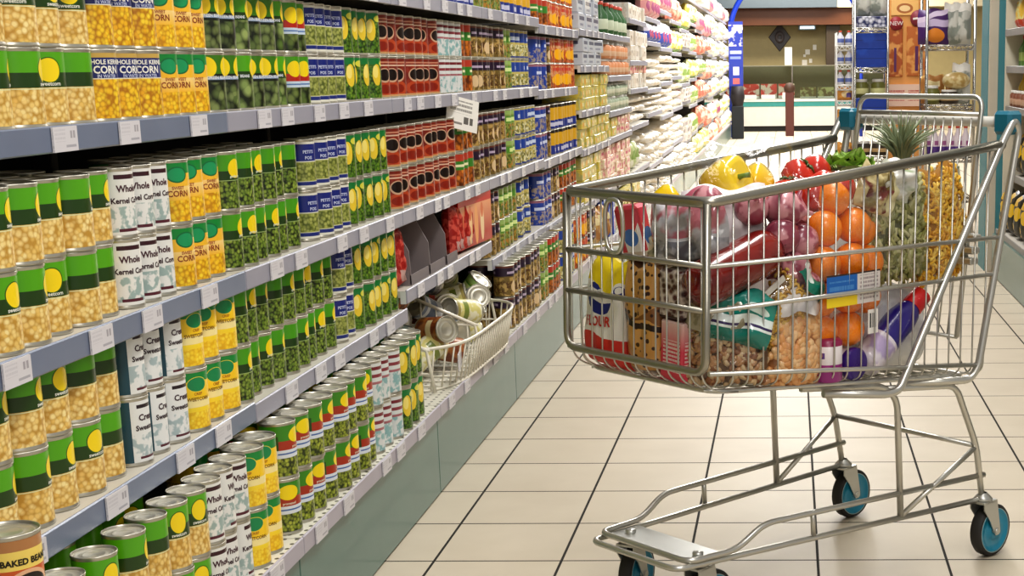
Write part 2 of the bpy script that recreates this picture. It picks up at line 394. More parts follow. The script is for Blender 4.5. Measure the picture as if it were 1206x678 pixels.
can_kind('wbean', 'bean_can', 'dark whole green bean can', '#2a3216', [('cells', 0, .5, 60, ('#86945a', '#5c6e3a', '#161e0a'), (2.4, 2.4, .35)), ('band', .5, .66, '#161e0e'), ('band', .66, 1, '#3f7a12'), ('disc', .3, .78, .17, .19, YD), ('disc', .72, .78, .17, .19, YD), ('rect', .1, .9, .55, .6, '#8fa6c8')],
         [('GREEN BEANS', .008, .565, .5, '#e8ecf2', .03)])
can_kind('cbean', 'bean_can', 'bright green cut bean can', '#2c3c16', [('cells', 0, .55, 48, ('#a0b06c', '#5c7834', '#18220a'), (1.6, 1.6, .6)), ('band', .55, .7, '#24420e'), ('band', .7, 1, '#56a416'), ('disc', .85, .76, .16, .19, YD)],
         [('CUT BEANS', .008, .585, .5, '#e8ecf2', .03)])
can_kind('mixed', 'vegetable_can', 'red banded bean can, yellow ovals', '#33441a', [('cells', 0, .35, 60, ('#7c8a48', '#4c6426', '#1a240c')), ('band', .35, .48, '#c8d6e4'), ('band', .48, .64, '#b42818'), ('band', .64, 1, '#4a9414'), ('disc', .5, .74, .2, .17, YD), ('rect', .1, .9, .4, .43, '#5f7fb2')], r=.034)
can_kind('pea', 'pea_can', 'green pea can, yellow oval', '#44601a', [('cells', 0, .53, 150, ('#97ab48', '#5c7a22', '#16220a')), ('band', .53, .7, '#20400e'), ('band', .7, 1, '#4c9c16'), ('disc', .5, .74, .17, .18, YD), ('band', .515, .53, '#9ab070')],
         [('garden peas', .007, .575, .5, '#e6ecd8', .02)], r=.0372)
can_kind('rpea', 'pea_can', 'red and green processed pea can', '#8a9a30', [('cells', 0, .36, 145, ('#b4bc4a', '#7c8c26', '#2a3408')), ('band', .36, .52, '#d9dfe8'), ('rect', .1, .9, .43, .46, '#4a6aa8'), ('band', .52, .7, '#a83418'), ('band', .7, 1, '#3f8a1c'), ('rect', 0, .12, .52, .8, '#1f4a12'), ('disc', .5, .79, .19, .15, '#f4d80c')],
         [('processed', .0075, .55, .5, '#f2e6d0', .02)], r=.041)
can_kind('bpea', 'pea_can', 'white pea can with navy panel', '#dfddd0', [('rect', .12, .9, .14, .56, '#a3a85c'), ('cells', .16, .54, 130, ('#b4b868', '#8c9444', '#5a6426')), ('rect', 0, .12, 0, 1, '#e4e2d6'), ('rect', .9, 1, 0, 1, '#dcd9cc'), ('rect', .14, .88, .58, .95, '#1c2a7c'), ('rect', .14, .88, .05, .13, '#24327c')],
         [('PETITS', .01, .75, .5, '#cdd4ee', .03), ('POIS', .01, .62, .5, '#cdd4ee', .03)], r=.037)
can_kind('spea', 'pea_can', 'leafy green can, corn cob', '#3c6a1c', [('cells', 0, .8, 140, ('#7c9a30', '#4a7a1e', '#1c380c')), ('band', .84, 1, '#1c7a3a'), ('disc', .5, .58, .13, .27, '#e8c83c'), ('disc', .46, .66, .08, .16, '#f4e07c'), ('disc', .75, .86, .16, .08, '#d6d24a')], r=.037)
can_kind('kid', 'bean_can', 'red bean can, black bowl', '#7c2416', [('blot', .05, .9, 55, '#94301c'), ('disc', .5, .2, .28, .2, '#b84a26'), ('disc', .5, .2, .18, .12, '#8c2412'), ('disc', .5, .56, .2, .19, '#c9a488'), ('disc', .5, .57, .165, .15, '#1c0c0a'), ('band', .0, .05, '#c79a6a'), ('rect', .25, .75, .8, .84, '#d9b8a0'), ('rect', .25, .75, .88, .92, '#c98a70')], r=.046)
can_kind('teal', 'vegetable_can', 'white and teal vegetable can', '#d8dad8', [('blot', 0, .5, 60, '#8fb4b4'), ('rect', 0, .26, 0, 1, '#2a7482'), ('rect', .8, 1, .2, 1, '#1f6a7c'), ('rect', .2, .82, .84, .92, '#7c2a34'), ('rect', .2, .82, .66, .74, '#8c3a44'), ('rect', .2, .82, .5, .56, '#a86a70')], r=.039)
can_kind('tri', 'carrot_can', 'red, green and orange carrot can', '#c8641c', [('cells', 0, .5, 70, ('#d8822c', '#a8541c', '#5c2c10')), ('band', .5, .78, '#3f8430'), ('band', .78, 1, '#b8402c'), ('rect', .2, .8, .6, .68, '#e8e4b8')], r=.044)
can_kind('purp', 'soup_can', 'dark purple can, golden picture', '#75602f', [('blot', 0, .62, 60, '#b89a5c'), ('blot', .1, .5, 90, '#5c3c20'), ('disc', .5, .3, .17, .2, '#dcc096'), ('band', .66, .94, '#2c1a34'), ('rect', .2, .8, .74, .82, '#b8a8c0'), ('band', .94, 1, '#6c3a2c')], r=.041)
can_kind('lime', 'soup_can', 'lime green can, orange picture', '#8a9a4c', [('blot', .0, .5, 60, '#b8843c'), ('blot', 0, .5, 90, '#5a6a2c'), ('band', .55, .8, '#5a9434'), ('rect', .2, .8, .6, .74, '#d8e89c'), ('band', .85, 1, '#9ab86a')], r=.045)
can_kind('bluey', 'soup_can', 'blue topped can, yellow picture', '#c8b868', [('blot', 0, .5, 60, '#e0dcb8'), ('blot', 0, .5, 95, '#7c7a44'), ('band', .58, .95, '#2c4a9c'), ('rect', .25, .8, .66, .8, '#c8d4ec'), ('band', 0, .06, '#3c4a8c')], r=.041)
can_kind('orange', 'juice_can', 'orange can with yellow slices', '#c8642f', [('blot', .5, 1, 60, '#dca878'), ('blot', 0, .5, 80, '#8c4a24'), ('disc', .5, .35, .34, .24, '#f4b41c'), ('rect', .2, .8, .72, .86, '#c84a34'), ('band', .92, 1, '#b85a3c')], r=.043)
can_kind('bblue', 'soup_can', 'bright blue can, white lettering', '#2c479c', [('blot', 0, .55, 60, '#a8988c'), ('rect', .2, .8, .6, .72, '#d0d8f0'), ('band', .9, 1, '#9c6a7c')], r=.045)
can_kind('yjar', 'mustard_jar', 'yellow jar with blue base label', '#d8a82c', [('band', 0, .36, '#2c3c8c'), ('rect', .2, .8, .1, .26, '#c8c8e0'), ('band', .88, 1, '#2a2420')], r=.04)
can_kind('baked', 'baked_bean_can', 'baked beans can with yellow band', '#c85a24', [('cells', 0, .56, 70, ('#e8823c', '#c85a24', '#7c2c10')), ('band', .62, .86, '#ecd06a'), ('band', .86, 1, '#b07c4c'), ('disc', .5, .34, .27, .27, '#e0b08c'), ('disc', .5, .36, .22, .2, '#1a0f0c')],
         [('BAKED BEANS', .0115, .68, .5, '#2a2410', .04)], r=.043)

def tin_mesh(r, h):
    m = MB(); q = r*.972
    m.lathe([(q*.9, .0035), (r*.985, .0), (r, .0015), (r, .0035), (q, .006), (q, h-.006), (r, h-.0035), (r, h-.0012), (r*.985, h), (r*.955, h-.0005), (r*.945, h-.0045)], 30, 0, cap0=True)
    return m
def lid_mesh(r, h):
    m = MB(); z = h-.0045
    m.lathe([(r*.947, z), (r*.88, z-.0006), (r*.85, z+.0008), (r*.8, z+.0008), (r*.77, z-.0004), (r*.55, z-.0004), (r*.52, z+.0005), (r*.46, z+.0005), (r*.43, z-.0005), (r*.02, z-.0005)], 30, 0, cap1=True)
    return m
def label_mesh(k, r, h, mats):
    d = K[k]; q = r*.978; m = MB(); z0, z1 = .0065, h-.0065
    m.lathe([(q, z0), (q, z1)], 36)
    for body, size, v, _u, colr, bold in d['texts']:
        mats.append(flat(colr, .5)); mi = len(mats)-1
        for side in (0, PI):
            q2 = q+.0004; _, _, a, b = text_geo(body, bold); w = (b-a)*size; sz = size*min(1, .088/ max(w, 1e-6)) if w > .088 else size
            m.text(body, sz, lambda x, y: (q2*math.cos(x/q2+side), q2*math.sin(x/q2+side), z0+(z1-z0)*v+y), mi, bold)
    return m
protos = {}
def can_proto(k, detail=2):
    if (k, detail) not in protos:
        d = K[k]; r = d['r']
        if 'mat' not in d: d['mat'] = label_mat(d['name'] + '_label', d['base'], d['layers'], d['rough'], .3, True)
        mats = [d['mat']]; o = tin_mesh(r, CH)
        if detail == 2:
            o = o.build(d['name'], TIN); lm = label_mesh(k, r, CH, mats); lm.build('label', mats, o); lid_mesh(r, CH).build('lid', LID, o)
        else:   # far tins: the paper sleeve and the tin in one small mesh
            m = MB(); q = r*.985; m.lathe([(q, .004), (q, CH-.004)], 18, 0); m.lathe([(r, CH-.004), (r, CH), (r*.94, CH-.003)], 18, 1, cap1=True); m.lathe([(r*.9, 0), (r, .004)], 18, 1, cap0=True)
            o = m.build(d['name'], [d['mat'], TIN])
        protos[(k, detail)] = o
    return protos[(k, detail)]
rc = random.Random(11)
seq = {}
def bay_of(y): return min(20, max(1, int((y-BY[0])/1.255)+1))
def cans(k, lev, ys, fx, tiers=2, back=False, rots=None, jit=.006, detail=2, sc=None):
    if isinstance(ys, tuple): y0, y1, n = ys; ys = [y0+(y1-y0)*(i+.5)/n for i in range(n)]
    d = K[k]
    gap = min([b_-a_ for a_, b_ in zip(ys, ys[1:])] or [9])
    if gap*.5*.985-.002 < d['r']*(sc or 1): sc = (gap*.5*.985-.002)/d['r']
    for i, y in enumerate(ys):
        b = bay_of(y); z = ZL[b][lev] + .0005
        jx = rc.uniform(-jit, jit)
        for t in range(tiers):
            r = d['r']*(sc or 1)
            kk = (k, b, lev, t, back); seq[kk] = seq.get(kk, 0)+1
            lab = '%s, %s from left, %s%s, %s shelf, %s' % (d['desc'], ORD[seq[kk]-1], 'back ' if back else '', ('lower tier', 'upper tier', 'third tier')[t] if tiers > 1 else 'single tier', lev, BAY[b])
            rot = rc.choice([R(5), R(22), R(-8), R(35), R(-35), R(14), R(60), R(28)]) + rc.uniform(-.15, .15) if rots is None else R(rots[(i+t) % len(rots)])
            place(can_proto(k, detail), (fx-r+jx+rc.uniform(-.0015, .0015), y+rc.uniform(-.002, .002), z+t*CH), rot, lab, 'can' if 'jar' not in d['name'] else 'jar', 'tins on the %s shelf of the %s' % (lev, BAY[b]), (sc, sc, 1) if sc else None)
FX = -1.10
# upper shelf
cans('corn', 'upper', (1.865, 2.505, 7), -1.108)
cans('blue', 'upper', (2.511, 2.75, 3), -1.108, rots=[-32, -20, -40])
cans('yel', 'upper', (2.752, 2.99, 3), -1.108, rots=[-28, -50, -36])
for kk, a in (('wbean', 3.04), ('wbean', 3.118), ('cbean', 3.2), ('wbean', 3.28), ('wbean', 3.36), ('cbean', 3.44)): cans(kk, 'upper', [a], -1.11, rots=[-25] if kk == 'wbean' else [-45])
cans('mixed', 'upper', (3.484, 3.62, 2), -1.112, rots=[-30])
cans('bpea', 'upper', (3.625, 3.925, 4), -1.112, rots=[-40, -30])
cans('spea', 'upper', (3.93, 4.25, 4), -1.112, rots=[-30, -50, -15])
cans('kid', 'upper', (4.29, 4.98, 7), -1.112, rots=[-28, -36, -50, -10])
cans('teal', 'upper', (4.985, 5.31, 4), -1.112, rots=[-20, -30])
cans('tri', 'upper', (5.32, 5.505, 2), -1.112)
cans('purp', 'upper', (5.52, 6.10, 7), -1.112)
cans('lime', 'upper', (6.11, 6.3, 2), -1.112)
cans('bluey', 'upper', (6.31, 6.69, 4), -1.112)
cans('bblue', 'upper', (6.80, 7.1, 3), FX, detail=1); cans('purp', 'upper', [7.16], FX, detail=1); cans('orange', 'upper', (7.22, 8.0, 8), FX, detail=1)
# middle shelf
cans('corn', 'middle', (1.985, 2.505, 6), FX+.004, jit=.012)
cans('white', 'middle', (2.515, 2.735, 3), FX, rots=[-34, -22, -44])
cans('yel', 'middle', [2.78, 2.868, 2.953], FX, rots=[-26, -38, -50])
cans('pea', 'middle', (3.0, 3.452, 6), FX, rots=[10, -10, 25, -5, 30, 15, 60])
cans('bpea', 'middle', (3.53, 3.852, 4), FX, rots=[-30, -38])
cans('spea', 'middle', (3.86, 4.25, 5), FX, rots=[-30, -45, -20])
cans('kid', 'middle', (4.28, 5.1, 8), FX, rots=[-28, -40, -15])
cans('tri', 'middle', (5.12, 5.4, 3), FX)
cans('purp', 'middle', (5.42, 6.04, 7), FX)
cans('lime', 'middle', (6.05, 6.24, 2), FX)
cans('bluey', 'middle', (6.26, 6.74, 5), FX)
cans('bblue', 'middle', (6.79, 7.05, 3), FX, detail=1); cans('purp', 'middle', [7.12], FX, detail=1); cans('yjar', 'middle', (7.25, 8.0, 8), FX, detail=1)
# lower shelf
cans('corn', 'lower', (1.93, 2.478, 6), -1.095, jit=.012)
cans('cream', 'lower', (2.482, 2.722, 3), -1.095, rots=[-4, 4, -12])
cans('yel2', 'lower', (2.728, 2.985, 3), -1.095, rots=[-36, -22, -45])
cans('pea', 'lower', (2.998, 3.675, 9), FX, rots=[12, 30, -2, 20, 75, 8, 25, -10])
cans('bpea', 'lower', (3.685, 3.85, 2), FX, rots=[-30])
cans('spea', 'lower', (3.86, 4.25, 5), FX, rots=[-40, -20, -30])
cans('purp', 'lower', (5.53, 5.8, 3), FX, detail=1); cans('lime', 'lower', (5.81, 6.2, 4), FX, detail=1); cans('bluey', 'lower', (6.22, 6.5, 3), FX, detail=1)
cans('bblue', 'lower', (6.8, 7.1, 3), FX, detail=1); cans('purp', 'lower', (7.12, 7.4, 3), FX, detail=1); cans('tri', 'lower', (7.42, 8.0, 6), FX, detail=1)
# bottom deck, two deep where the lids of the back row show
BF = -1.013
cans('corn', 'bottom', [2.07, 2.175, 2.285, 2.37, 2.45, 2.522], BF, rots=[-36, -30, -20, 20, 50], jit=.004)
cans('white', 'bottom', [2.595, 2.668, 2.742], BF, rots=[-20, -28, 10, -30])
cans('yel2', 'bottom', [2.825, 2.912], BF, rots=[-50, -60])
cans('rpea', 'bottom', [3.045+.0825*k for k in range(8)], BF, rots=[-48, 0, -20, 18, 5, -5, 22, 10])
cans('teal', 'bottom', [3.71, 3.79, 3.868], BF, rots=[-20, -35])
cans('spea', 'bottom', [3.955, 4.04, 4.125], BF, rots=[-32, -45, -20])
for kk, ys in (('corn', [2.12, 2.225, 2.33, 2.41, 2.49]), ('yel2', [2.79, 2.9]), ('rpea', [3.06+.088*k for k in range(7)]), ('teal', [3.73, 3.82]), ('spea', [3.98, 4.08])): cans(kk, 'bottom', ys, BF-.092, back=True)
for kk, lv, ys in (('corn', 'middle', (1.99, 2.5, 5)), ('yel', 'middle', (2.73, 2.98, 3)), ('pea', 'middle', (3.01, 3.45, 5)), ('corn', 'lower', (1.99, 2.47, 5)), ('yel2', 'lower', (2.74, 2.98, 3))): cans(kk, lv, ys, FX-.092, back=True)
for z in range(3):
    o = place(can_proto('baked'), (-1.03, 1.905, .2625+CH*z), R(-27), ('baked beans can with yellow band, foot of its stack of three', 'baked beans can with yellow band, middle of its stack of three', 'baked beans can with yellow band, topmost, before the lower shelf edge')[z], 'can', 'baked beans tins on the bottom shelf')
for kk, a, b_, n in (('purp', 5.53, 6.2, 8), ('lime', 6.22, 6.4, 2), ('tri', 6.42, 6.74, 4), ('bluey', 6.8, 7.2, 5), ('orange', 7.22, 7.7, 5), ('purp', 7.72, 8.0, 3)): cans(kk, 'bottom', (a, b_, n), BF, detail=1)
cans('purp', 'bottom', (5.55, 6.2, 7), BF-.095, back=True, detail=1)
for kk, a, b_, n in (('lime', 3.0, 0, 0), ): pass
# top shelf tins of the third to fifth bays
cans('lime', 'top', (4.33, 4.9, 6), FX, 1, detail=1); cans('yjar', 'top', (4.92, 5.5, 7), FX, 1, detail=1); cans('lime', 'top', (5.53, 6.0, 5), FX, 1, detail=1); cans('yjar', 'top', (6.02, 6.74, 8), FX, 1, detail=1)
cans('tri', 'top', (6.79, 7.15, 4), FX, 2, detail=1); cans('orange', 'top', (7.17, 8.0, 9), FX, 2, detail=1)

# ------------------------------------------------------------------ packets and bags on the farther bays
def pack_kind(key, name, desc, mesh, base, layers, w, d, h, rough=.45):
    K[key] = dict(name=name, desc=desc, r=w/2, h=h, d=d, w=w)
    m = MB()
    if mesh == 'box': m.box(0, d, -w/2, w/2, 0, h, bev=.003)
    elif mesh == 'bag': m.bag(w, h, d, nx=8, nz=8, seed=len(K), M=Matrix.Translation((d/2, 0, 0)) @ Matrix.Rotation(PI/2, 4, 'Z'))
    elif mesh == 'flatbag': m.ball((d/2, 0, h/2), d/2, w/2, h/2, 12, 8)
    elif mesh == 'jar': m.lathe([(w*.3, 0), (w*.48, .004), (w*.49, h*.72), (w*.36, h*.84), (w*.36, h*.86)], 14, 0, Matrix.Translation((w/2, 0, 0)), cap0=True); m.lathe([(w*.39, h*.85), (w*.39, h), (w*.1, h)], 14, 1, Matrix.Translation((w/2, 0, 0)), cap1=True)
    elif mesh == 'bottle': m.lathe([(w*.4, 0), (w*.48, .006), (w*.48, h*.55), (w*.2, h*.78), (w*.17, h*.9)], 14, 0, Matrix.Translation((w/2, 0, 0)), cap0=True); m.lathe([(w*.2, h*.89), (w*.2, h), (w*.05, h)], 12, 1, Matrix.Translation((w/2, 0, 0)), cap1=True)
    K[key]['me'] = m.mesh(name, [label_mat(name + '_print', base, layers, rough, .2), flat('#d8d4cc' if mesh == 'jar' else '#c9482c', .4)])
def packs(k, b, lev, y0, y1, n, stack=1, fx=-1.085, jit=.01, group=None, z=None, side=1, where=None):
    d = K[k]; zs = 1.
    if z is None:
        up_ = [q for _, q in LEV[b] if q > ZL[b][lev]+.01]
        if up_: zs = min(1., (min(up_)-.042-ZL[b][lev])/(stack*d['h']+.006))
    for i in range(n):
        y = y0+(y1-y0)*(i+.5)/n
        for t in range(stack):
            o = D.objects.new(d['name'], d['me']); C.objects.link(o)
            jx = rc.uniform(-jit, jit)
            o.location = (fx+jx - d['d']*side if side > 0 else fx+jx+d['d'], y, (z if z is not None else ZL[b][lev]) + .001 + t*d['h']*zs); o.scale = (1, 1, zs); o.rotation_euler = (0, 0, rc.uniform(-.06, .06) + (0 if side > 0 else PI))
            kk = (k, b, lev, t, where); seq[kk] = seq.get(kk, 0)+1
            ty = '' if stack == 1 else ('bottom layer, ', 'second layer, ', 'third layer, ', 'fourth layer, ', 'fifth layer, ')[t]
            lab = '%s, %s from left, %s%s' % (d['desc'], ORD[seq[kk]-1], ty, where or '%s shelf, %s' % (lev, BAY[b]))
            tag(o, lab, 'bag' if 'bag' in d['name'] else d['name'].split('_')[-1], group or '%s goods of the %s' % (lev, BAY[b]))
pk = pack_kind
pk('gbox', 'food_carton', 'grey white carton', 'box', '#c4c8d0', [('rect', .1, .9, .55, .8, '#4a506c'), ('rect', .2, .7, .2, .35, '#8a90a4'), ('band', .92, 1, '#a4a8b4')], .3, .28, .082)
pk('ypack', 'food_packet', 'yellow green packet', 'box', '#d8c458', [('blot', 0, 1, 30, '#b8b474'), ('rect', .3, .8, .3, .6, '#e8dca0'), ('disc', .3, .4, .18, .3, '#e0a830')], .15, .2, .062)
pk('pinkp', 'food_packet', 'pink and cream packet', 'box', '#e0a49a', [('blot', 0, 1, 30, '#e8d8b8'), ('rect', .2, .8, .35, .65, '#c84a6a')], .155, .2, .062)
pk('gbot', 'oil_bottle', 'dark green bottle', 'bottle', '#3c6a3c', [('band', .15, .5, '#d8e0c8'), ('rect', .2, .8, .25, .4, '#5c8a4c')], .1, .1, .19)
pk('ojar', 'sauce_jar', 'orange pink jar', 'jar', '#e09a6c', [('band', .2, .55, '#e8c0a0'), ('rect', .2, .8, .25, .42, '#b85a34')], .125, .125, .1)
pk('ggcan', 'soup_pot', 'grey green pot', 'jar', '#a8b49a', [('band', .3, .65, '#d8d8c0'), ('disc', .5, .4, .2, .15, '#8a9a54')], .115, .115, .085)
pk('wbag', 'paper_bag', 'white bag with dark marks', 'flatbag', '#e6e2da', [('blot', .1, .9, 14, '#d8cbb4'), ('disc', .3, .5, .07, .2, '#4c4a50'), ('disc', .8, .5, .06, .2, '#54505a'), ('disc', .05, .5, .05, .2, '#4c4a50')], .2, .28, .078)
pk('wbag2', 'paper_packet', 'white packet with brown print', 'box', '#ebe7de', [('rect', .25, .75, .3, .65, '#c8b8a0'), ('disc', .5, .45, .14, .2, '#7c6a64'), ('blot', 0, 1, 20, '#dcd0c0')], .14, .2, .1)
pk('cbag', 'snack_bag', 'blue and white snack bag', 'bag', '#4a5cb0', [('band', .55, 1, '#d8d4e0'), ('disc', .5, .4, .3, .2, '#b8486c')], .2, .1, .2)
pk('pbag', 'snack_bag', 'pink and yellow snack bag', 'bag', '#d89a9a', [('band', .6, .9, '#e8d8a0'), ('disc', .5, .4, .3, .22, '#a8587c')], .2, .1, .2)
pk('ylbag', 'pasta_bag', 'yellow pasta bag', 'bag', '#e0cc5c', [('blot', 0, 1, 18, '#d8d8b0'), ('rect', .2, .8, .4, .65, '#e8e4d0'), ('band', 0, .14, '#7ca04c')], .24, .12, .2)
pk('grbag', 'rice_bag', 'pale green rice bag', 'bag', '#bcc88c', [('blot', 0, 1, 18, '#e4e4d0'), ('rect', .2, .8, .4, .7, '#88a050')], .24, .12, .2)
pk('rdbag', 'crisp_bag', 'salmon red crisp bag', 'bag', '#c87460', [('blot', 0, 1, 18, '#dca890'), ('rect', .2, .8, .45, .7, '#e8d0c0')], .24, .14, .22)
pk('whbag', 'bread_bag', 'bright white bread bag', 'bag', '#f0ece6', [('blot', .1, .8, 14, '#e0d8c8'), ('disc', .5, .5, .22, .15, '#d0c47c')], .26, .16, .22)
pk('stbag', 'biscuit_packet', 'black and white striped packet', 'box', '#d8d0c8', [('rect', 0, .45, .2, .7, '#3a3230'), ('rect', .6, .8, .3, .7, '#c09090')], .13, .2, .07)
pk('brbag', 'cereal_bag', 'brown cereal bag', 'bag', '#a8743c', [('blot', 0, 1, 20, '#caa05c'), ('rect', .2, .8, .6, .8, '#e0d0a0')], .17, .1, .2)
pk('blbag', 'cereal_box', 'blue cereal box', 'box', '#2c4ca8', [('rect', .15, .85, .55, .8, '#c0c8e0'), ('disc', .5, .3, .3, .18, '#b07c9c')], .12, .1, .22)
# fifth bay, lower: boxes and bags behind the tins
# sixth bay
packs('gbox', 6, 'top', 8.05, 8.95, 3, 3); packs('gbox', 6, 'upper', 8.06, 8.95, 3, 2, -1.075)
packs('ypack', 6, 'high', 8.05, 9.25, 7, 3); packs('ypack', 6, 'middle', 8.05, 9.25, 7, 3); packs('ypack', 6, 'lower', 8.05, 8.9, 5, 4); packs('pinkp', 6, 'lower', 8.92, 9.25, 2, 4)
packs('brbag', 6, 'bottom', 8.06, 8.6, 3, fx=-1.02); packs('blbag', 6, 'bottom', 8.62, 8.9, 2, fx=-1.02); packs('ylbag', 6, 'bottom', 8.9, 9.24, 1, fx=-1.02)
# seventh bay
packs('gbot', 7, 'top', 9.3, 10.5, 9); packs('ojar', 7, 'upper', 9.3, 10.5, 9, 2, -1.075); packs('ggcan', 7, 'high', 9.3, 10.5, 10, 2); packs('ypack', 7, 'middle', 9.3, 9.75, 3, 2); packs('pinkp', 7, 'middle', 9.76, 10.5, 4, 2)
packs('pinkp', 7, 'lower', 9.3, 10.5, 7, 4); packs('ypack', 7, 'bottom', 9.3, 10.5, 7, 3, -1.02)
# eighth bay
packs('wbag2', 8, 'top', 10.56, 11.75, 7, 1); packs('wbag2', 8, 'upper', 10.56, 11.75, 8, 2, -1.075); packs('wbag2', 8, 'high', 10.56, 11.75, 7, 1); packs('pinkp', 8, 'high', 10.56, 11.75, 7, 1, z=1.1605); packs('wbag', 8, 'middle', 10.56, 11.75, 4, 3); packs('grbag', 8, 'lower', 10.56, 11.1, 2); packs('wbag', 8, 'lower', 11.14, 11.75, 2, 3); packs('wbag', 8, 'bottom', 10.56, 11.75, 4, 2, -1.02)
mixes = {9: ('pbag', 'cbag', 'wbag', 'wbag', 'wbag', 'wbag'), 10: ('pbag', 'cbag', 'wbag', 'wbag', 'wbag', 'wbag'), 11: ('rdbag', 'ylbag', 'wbag', 'wbag', 'wbag', 'wbag'), 12: ('ylbag', 'stbag', 'grbag', 'stbag', 'stbag', 'wbag'),
         13: ('ylbag', 'grbag', 'ylbag', 'grbag', 'grbag', 'ylbag'), 14: ('pbag', 'rdbag', 'grbag', 'rdbag', 'rdbag', 'ylbag'), 15: ('pbag', 'rdbag', 'rdbag', 'rdbag', 'rdbag', 'rdbag'), 16: ('whbag',)*6, 17: ('whbag', 'whbag', 'whbag', 'whbag', 'pbag', 'rdbag'),
         18: ('whbag',)*6, 19: ('whbag', 'whbag', 'whbag', 'ylbag', 'ylbag', 'whbag'), 20: ('whbag',)*6}
for b, mx in mixes.items():
    for (lev, z), k in zip(reversed(LEV[b]), (('wbag2', 'pbag', 'whbag')[b % 3],) + mx):
        flatk = k in ('wbag', 'stbag'); n = {'wbag': 4, 'stbag': 7}.get(k, 4 if b < 16 else 3)
        packs(k, b, lev, BY[b-1]+.05, BY[b]-.04, n, 3 if flatk else (2 if k == 'wbag2' else 1), -1.0 if lev == 'bottom' else (-1.06 if b < 14 else -1.03))

# ------------------------------------------------------------------ red packets in shelf trays, third bay lower shelf
pk('red', 'red_packet', 'glossy red packet', 'bag', '#a01c18', [('blot', .1, .9, 45, '#d0584a'), ('rect', .2, .8, .12, .3, '#c8a09a')], .07, .05, .17)
z0 = ZL[3]['lower']
CARD = flat('#857c7c', .7)
for i, (ya, yb) in enumerate(((4.36, 4.575), (4.60, 4.80), (4.83, 4.985))):
    t = MB(); t.box(-1.3, -1.092, ya, yb, 0, .004)
    t.box(-1.096, -1.092, ya, yb, .004, .03); i0 = len(t.v)
    P = [(-1.3, .004), (-1.092, .004), (-1.096, .1), (-1.13, .165), (-1.3, .17)]
    t.v += [(x, ya, z) for x, z in P] + [(x, ya+.005, z) for x, z in P]
    t.face([i0+q for q in (0, 1, 2, 3, 4)]); t.face([i0+5+q for q in (4, 3, 2, 1, 0)])
    for q in range(5): p = (q+1) % 5; t.face([i0+p, i0+q, i0+5+q, i0+5+p])
    tag(t.build('shelf_tray', CARD, loc=(0, 0, z0+.0005)), 'grey cardboard shelf tray, %s from left, holding glossy red packets' % ORD[i], 'tray', 'red packet trays')
    packs('red', 3, 'lower', ya+.012, yb-.02, 2, 1, -1.175, .004, z=z0+.0045)
packs('red', 3, 'lower', 4.28, 4.355, 1, 1, -1.1, .003)
packs('red', 3, 'lower', 5.0, 5.46, 6, 1, -1.1, .004)
hb = MB(); hb.box(-.004, .0, -.21, .21, 0, .19)
o = hb.build('display_card', label_mat('hot_dog_card', '#b8382a', [('band', .72, 1, '#c81c14'), ('grad', .2, .75, '#e8a070'), ('disc', .34, .38, .055, .34, '#f0c890'), ('disc', .52, .36, .055, .36, '#e8a05c'), ('disc', .7, .38, .055, .34, '#f0d0a0'), ('disc', .34, .6, .04, .14, '#d86a2c'), ('disc', .7, .6, .04, .14, '#d86a2c')], .4), loc=(-1.094, 5.31, z0+.012), rz=R(-4))
tag(o, 'red display card with pale sausage picture before the red packets', 'display card')

# ------------------------------------------------------------------ wire basket of loose tins on the bottom deck
WIRE = flat('#e9e3d2', .35, 0., .3)
b = empty('wire_basket', (0, 0, .2625)); tag(b, 'cream wire dump basket of loose tins bulging over the bottom deck', 'basket')
NB = 26
def bx(t, z): return -1.2 + (.195 + .025*(z/.13))*max(0., 1-abs(2*t-1)**5)**.45 + .03*t
def by(t, z): return 4.385 + 1.04*t
for nm, z, rad in (('top_rim', .13, .0055), ('bottom_rim', .004, .0045)):
    m = MB(); P = [(bx(k/NB, z), by(k/NB, z), z) for k in range(NB+1)]
    P = [(-1.38, by(0, z), z)] + P + [(-1.38, by(1, z), z)]
    m.tube(P, rad, 6, closed=True); m.build(nm, WIRE, b)
m = MB()
for k in range(32):
    t = (k+.5)/32; m.tube([(bx(t, .004), by(t, 0), .004), (bx(t, .13), by(t, .13), .13)], .0029, 5)
m.build('front_grid', WIRE, b)
m = MB()
for k in range(14):
    y = by(0, 0) + 1.04*(k+.5)/14; m.tube([(-1.38, y, .004), (bx((k+.5)/14, 0), y, .004)], .0028, 5); m.tube([(-1.38, y, .004), (-1.4, y, .3)], .0028, 5)
for z in (.1, .2, .3): m.tube([(-1.4, 4.385, z), (-1.4, 5.425, z)], .0035, 5)
m.build('back_grid', WIRE, b)
for y, name in ((4.40, 'side_grid'), (4.86, 'divider_grid'), (5.40, 'side_grid')):
    m = MB(); xf = -1.0 if name == 'divider_grid' else -1.05
    m.tube([(-1.4, y, .3), (xf-.02, y, .13), (xf, y, .004)], .006, 6)
    for z in (.06, .13): m.tube([(-1.4, y, z), (xf-.01, y, z)], .004, 5)
    for k in range(8):
        x = -1.39 + (xf+1.37)*k/7.5; zt = .3 - (.3-.13)*(x+1.4)/(xf-.02+1.4); m.tube([(x, y, .004), (x, y, zt)], .003, 5)
    m.build(name, WIRE, b)
for t, in ((.13,), (.9,)):
    m = MB(); m.box(0, .003, -.06, .06, .055, .105); o = m.build('price_tag', TAG, b, (bx(t, .1)+.004, by(t, 0), 0)); o.rotation_euler = (0, 0, R(8) if t < .5 else R(12))
can_kind('pale', 'soup_can', 'pale yellow labelled tin', '#d8cf86', [('blot', 0, 1, 40, '#e8e4c8'), ('rect', .2, .8, .55, .75, '#7c8a3c'), ('band', .9, 1, '#a89a5c')], r=.042)
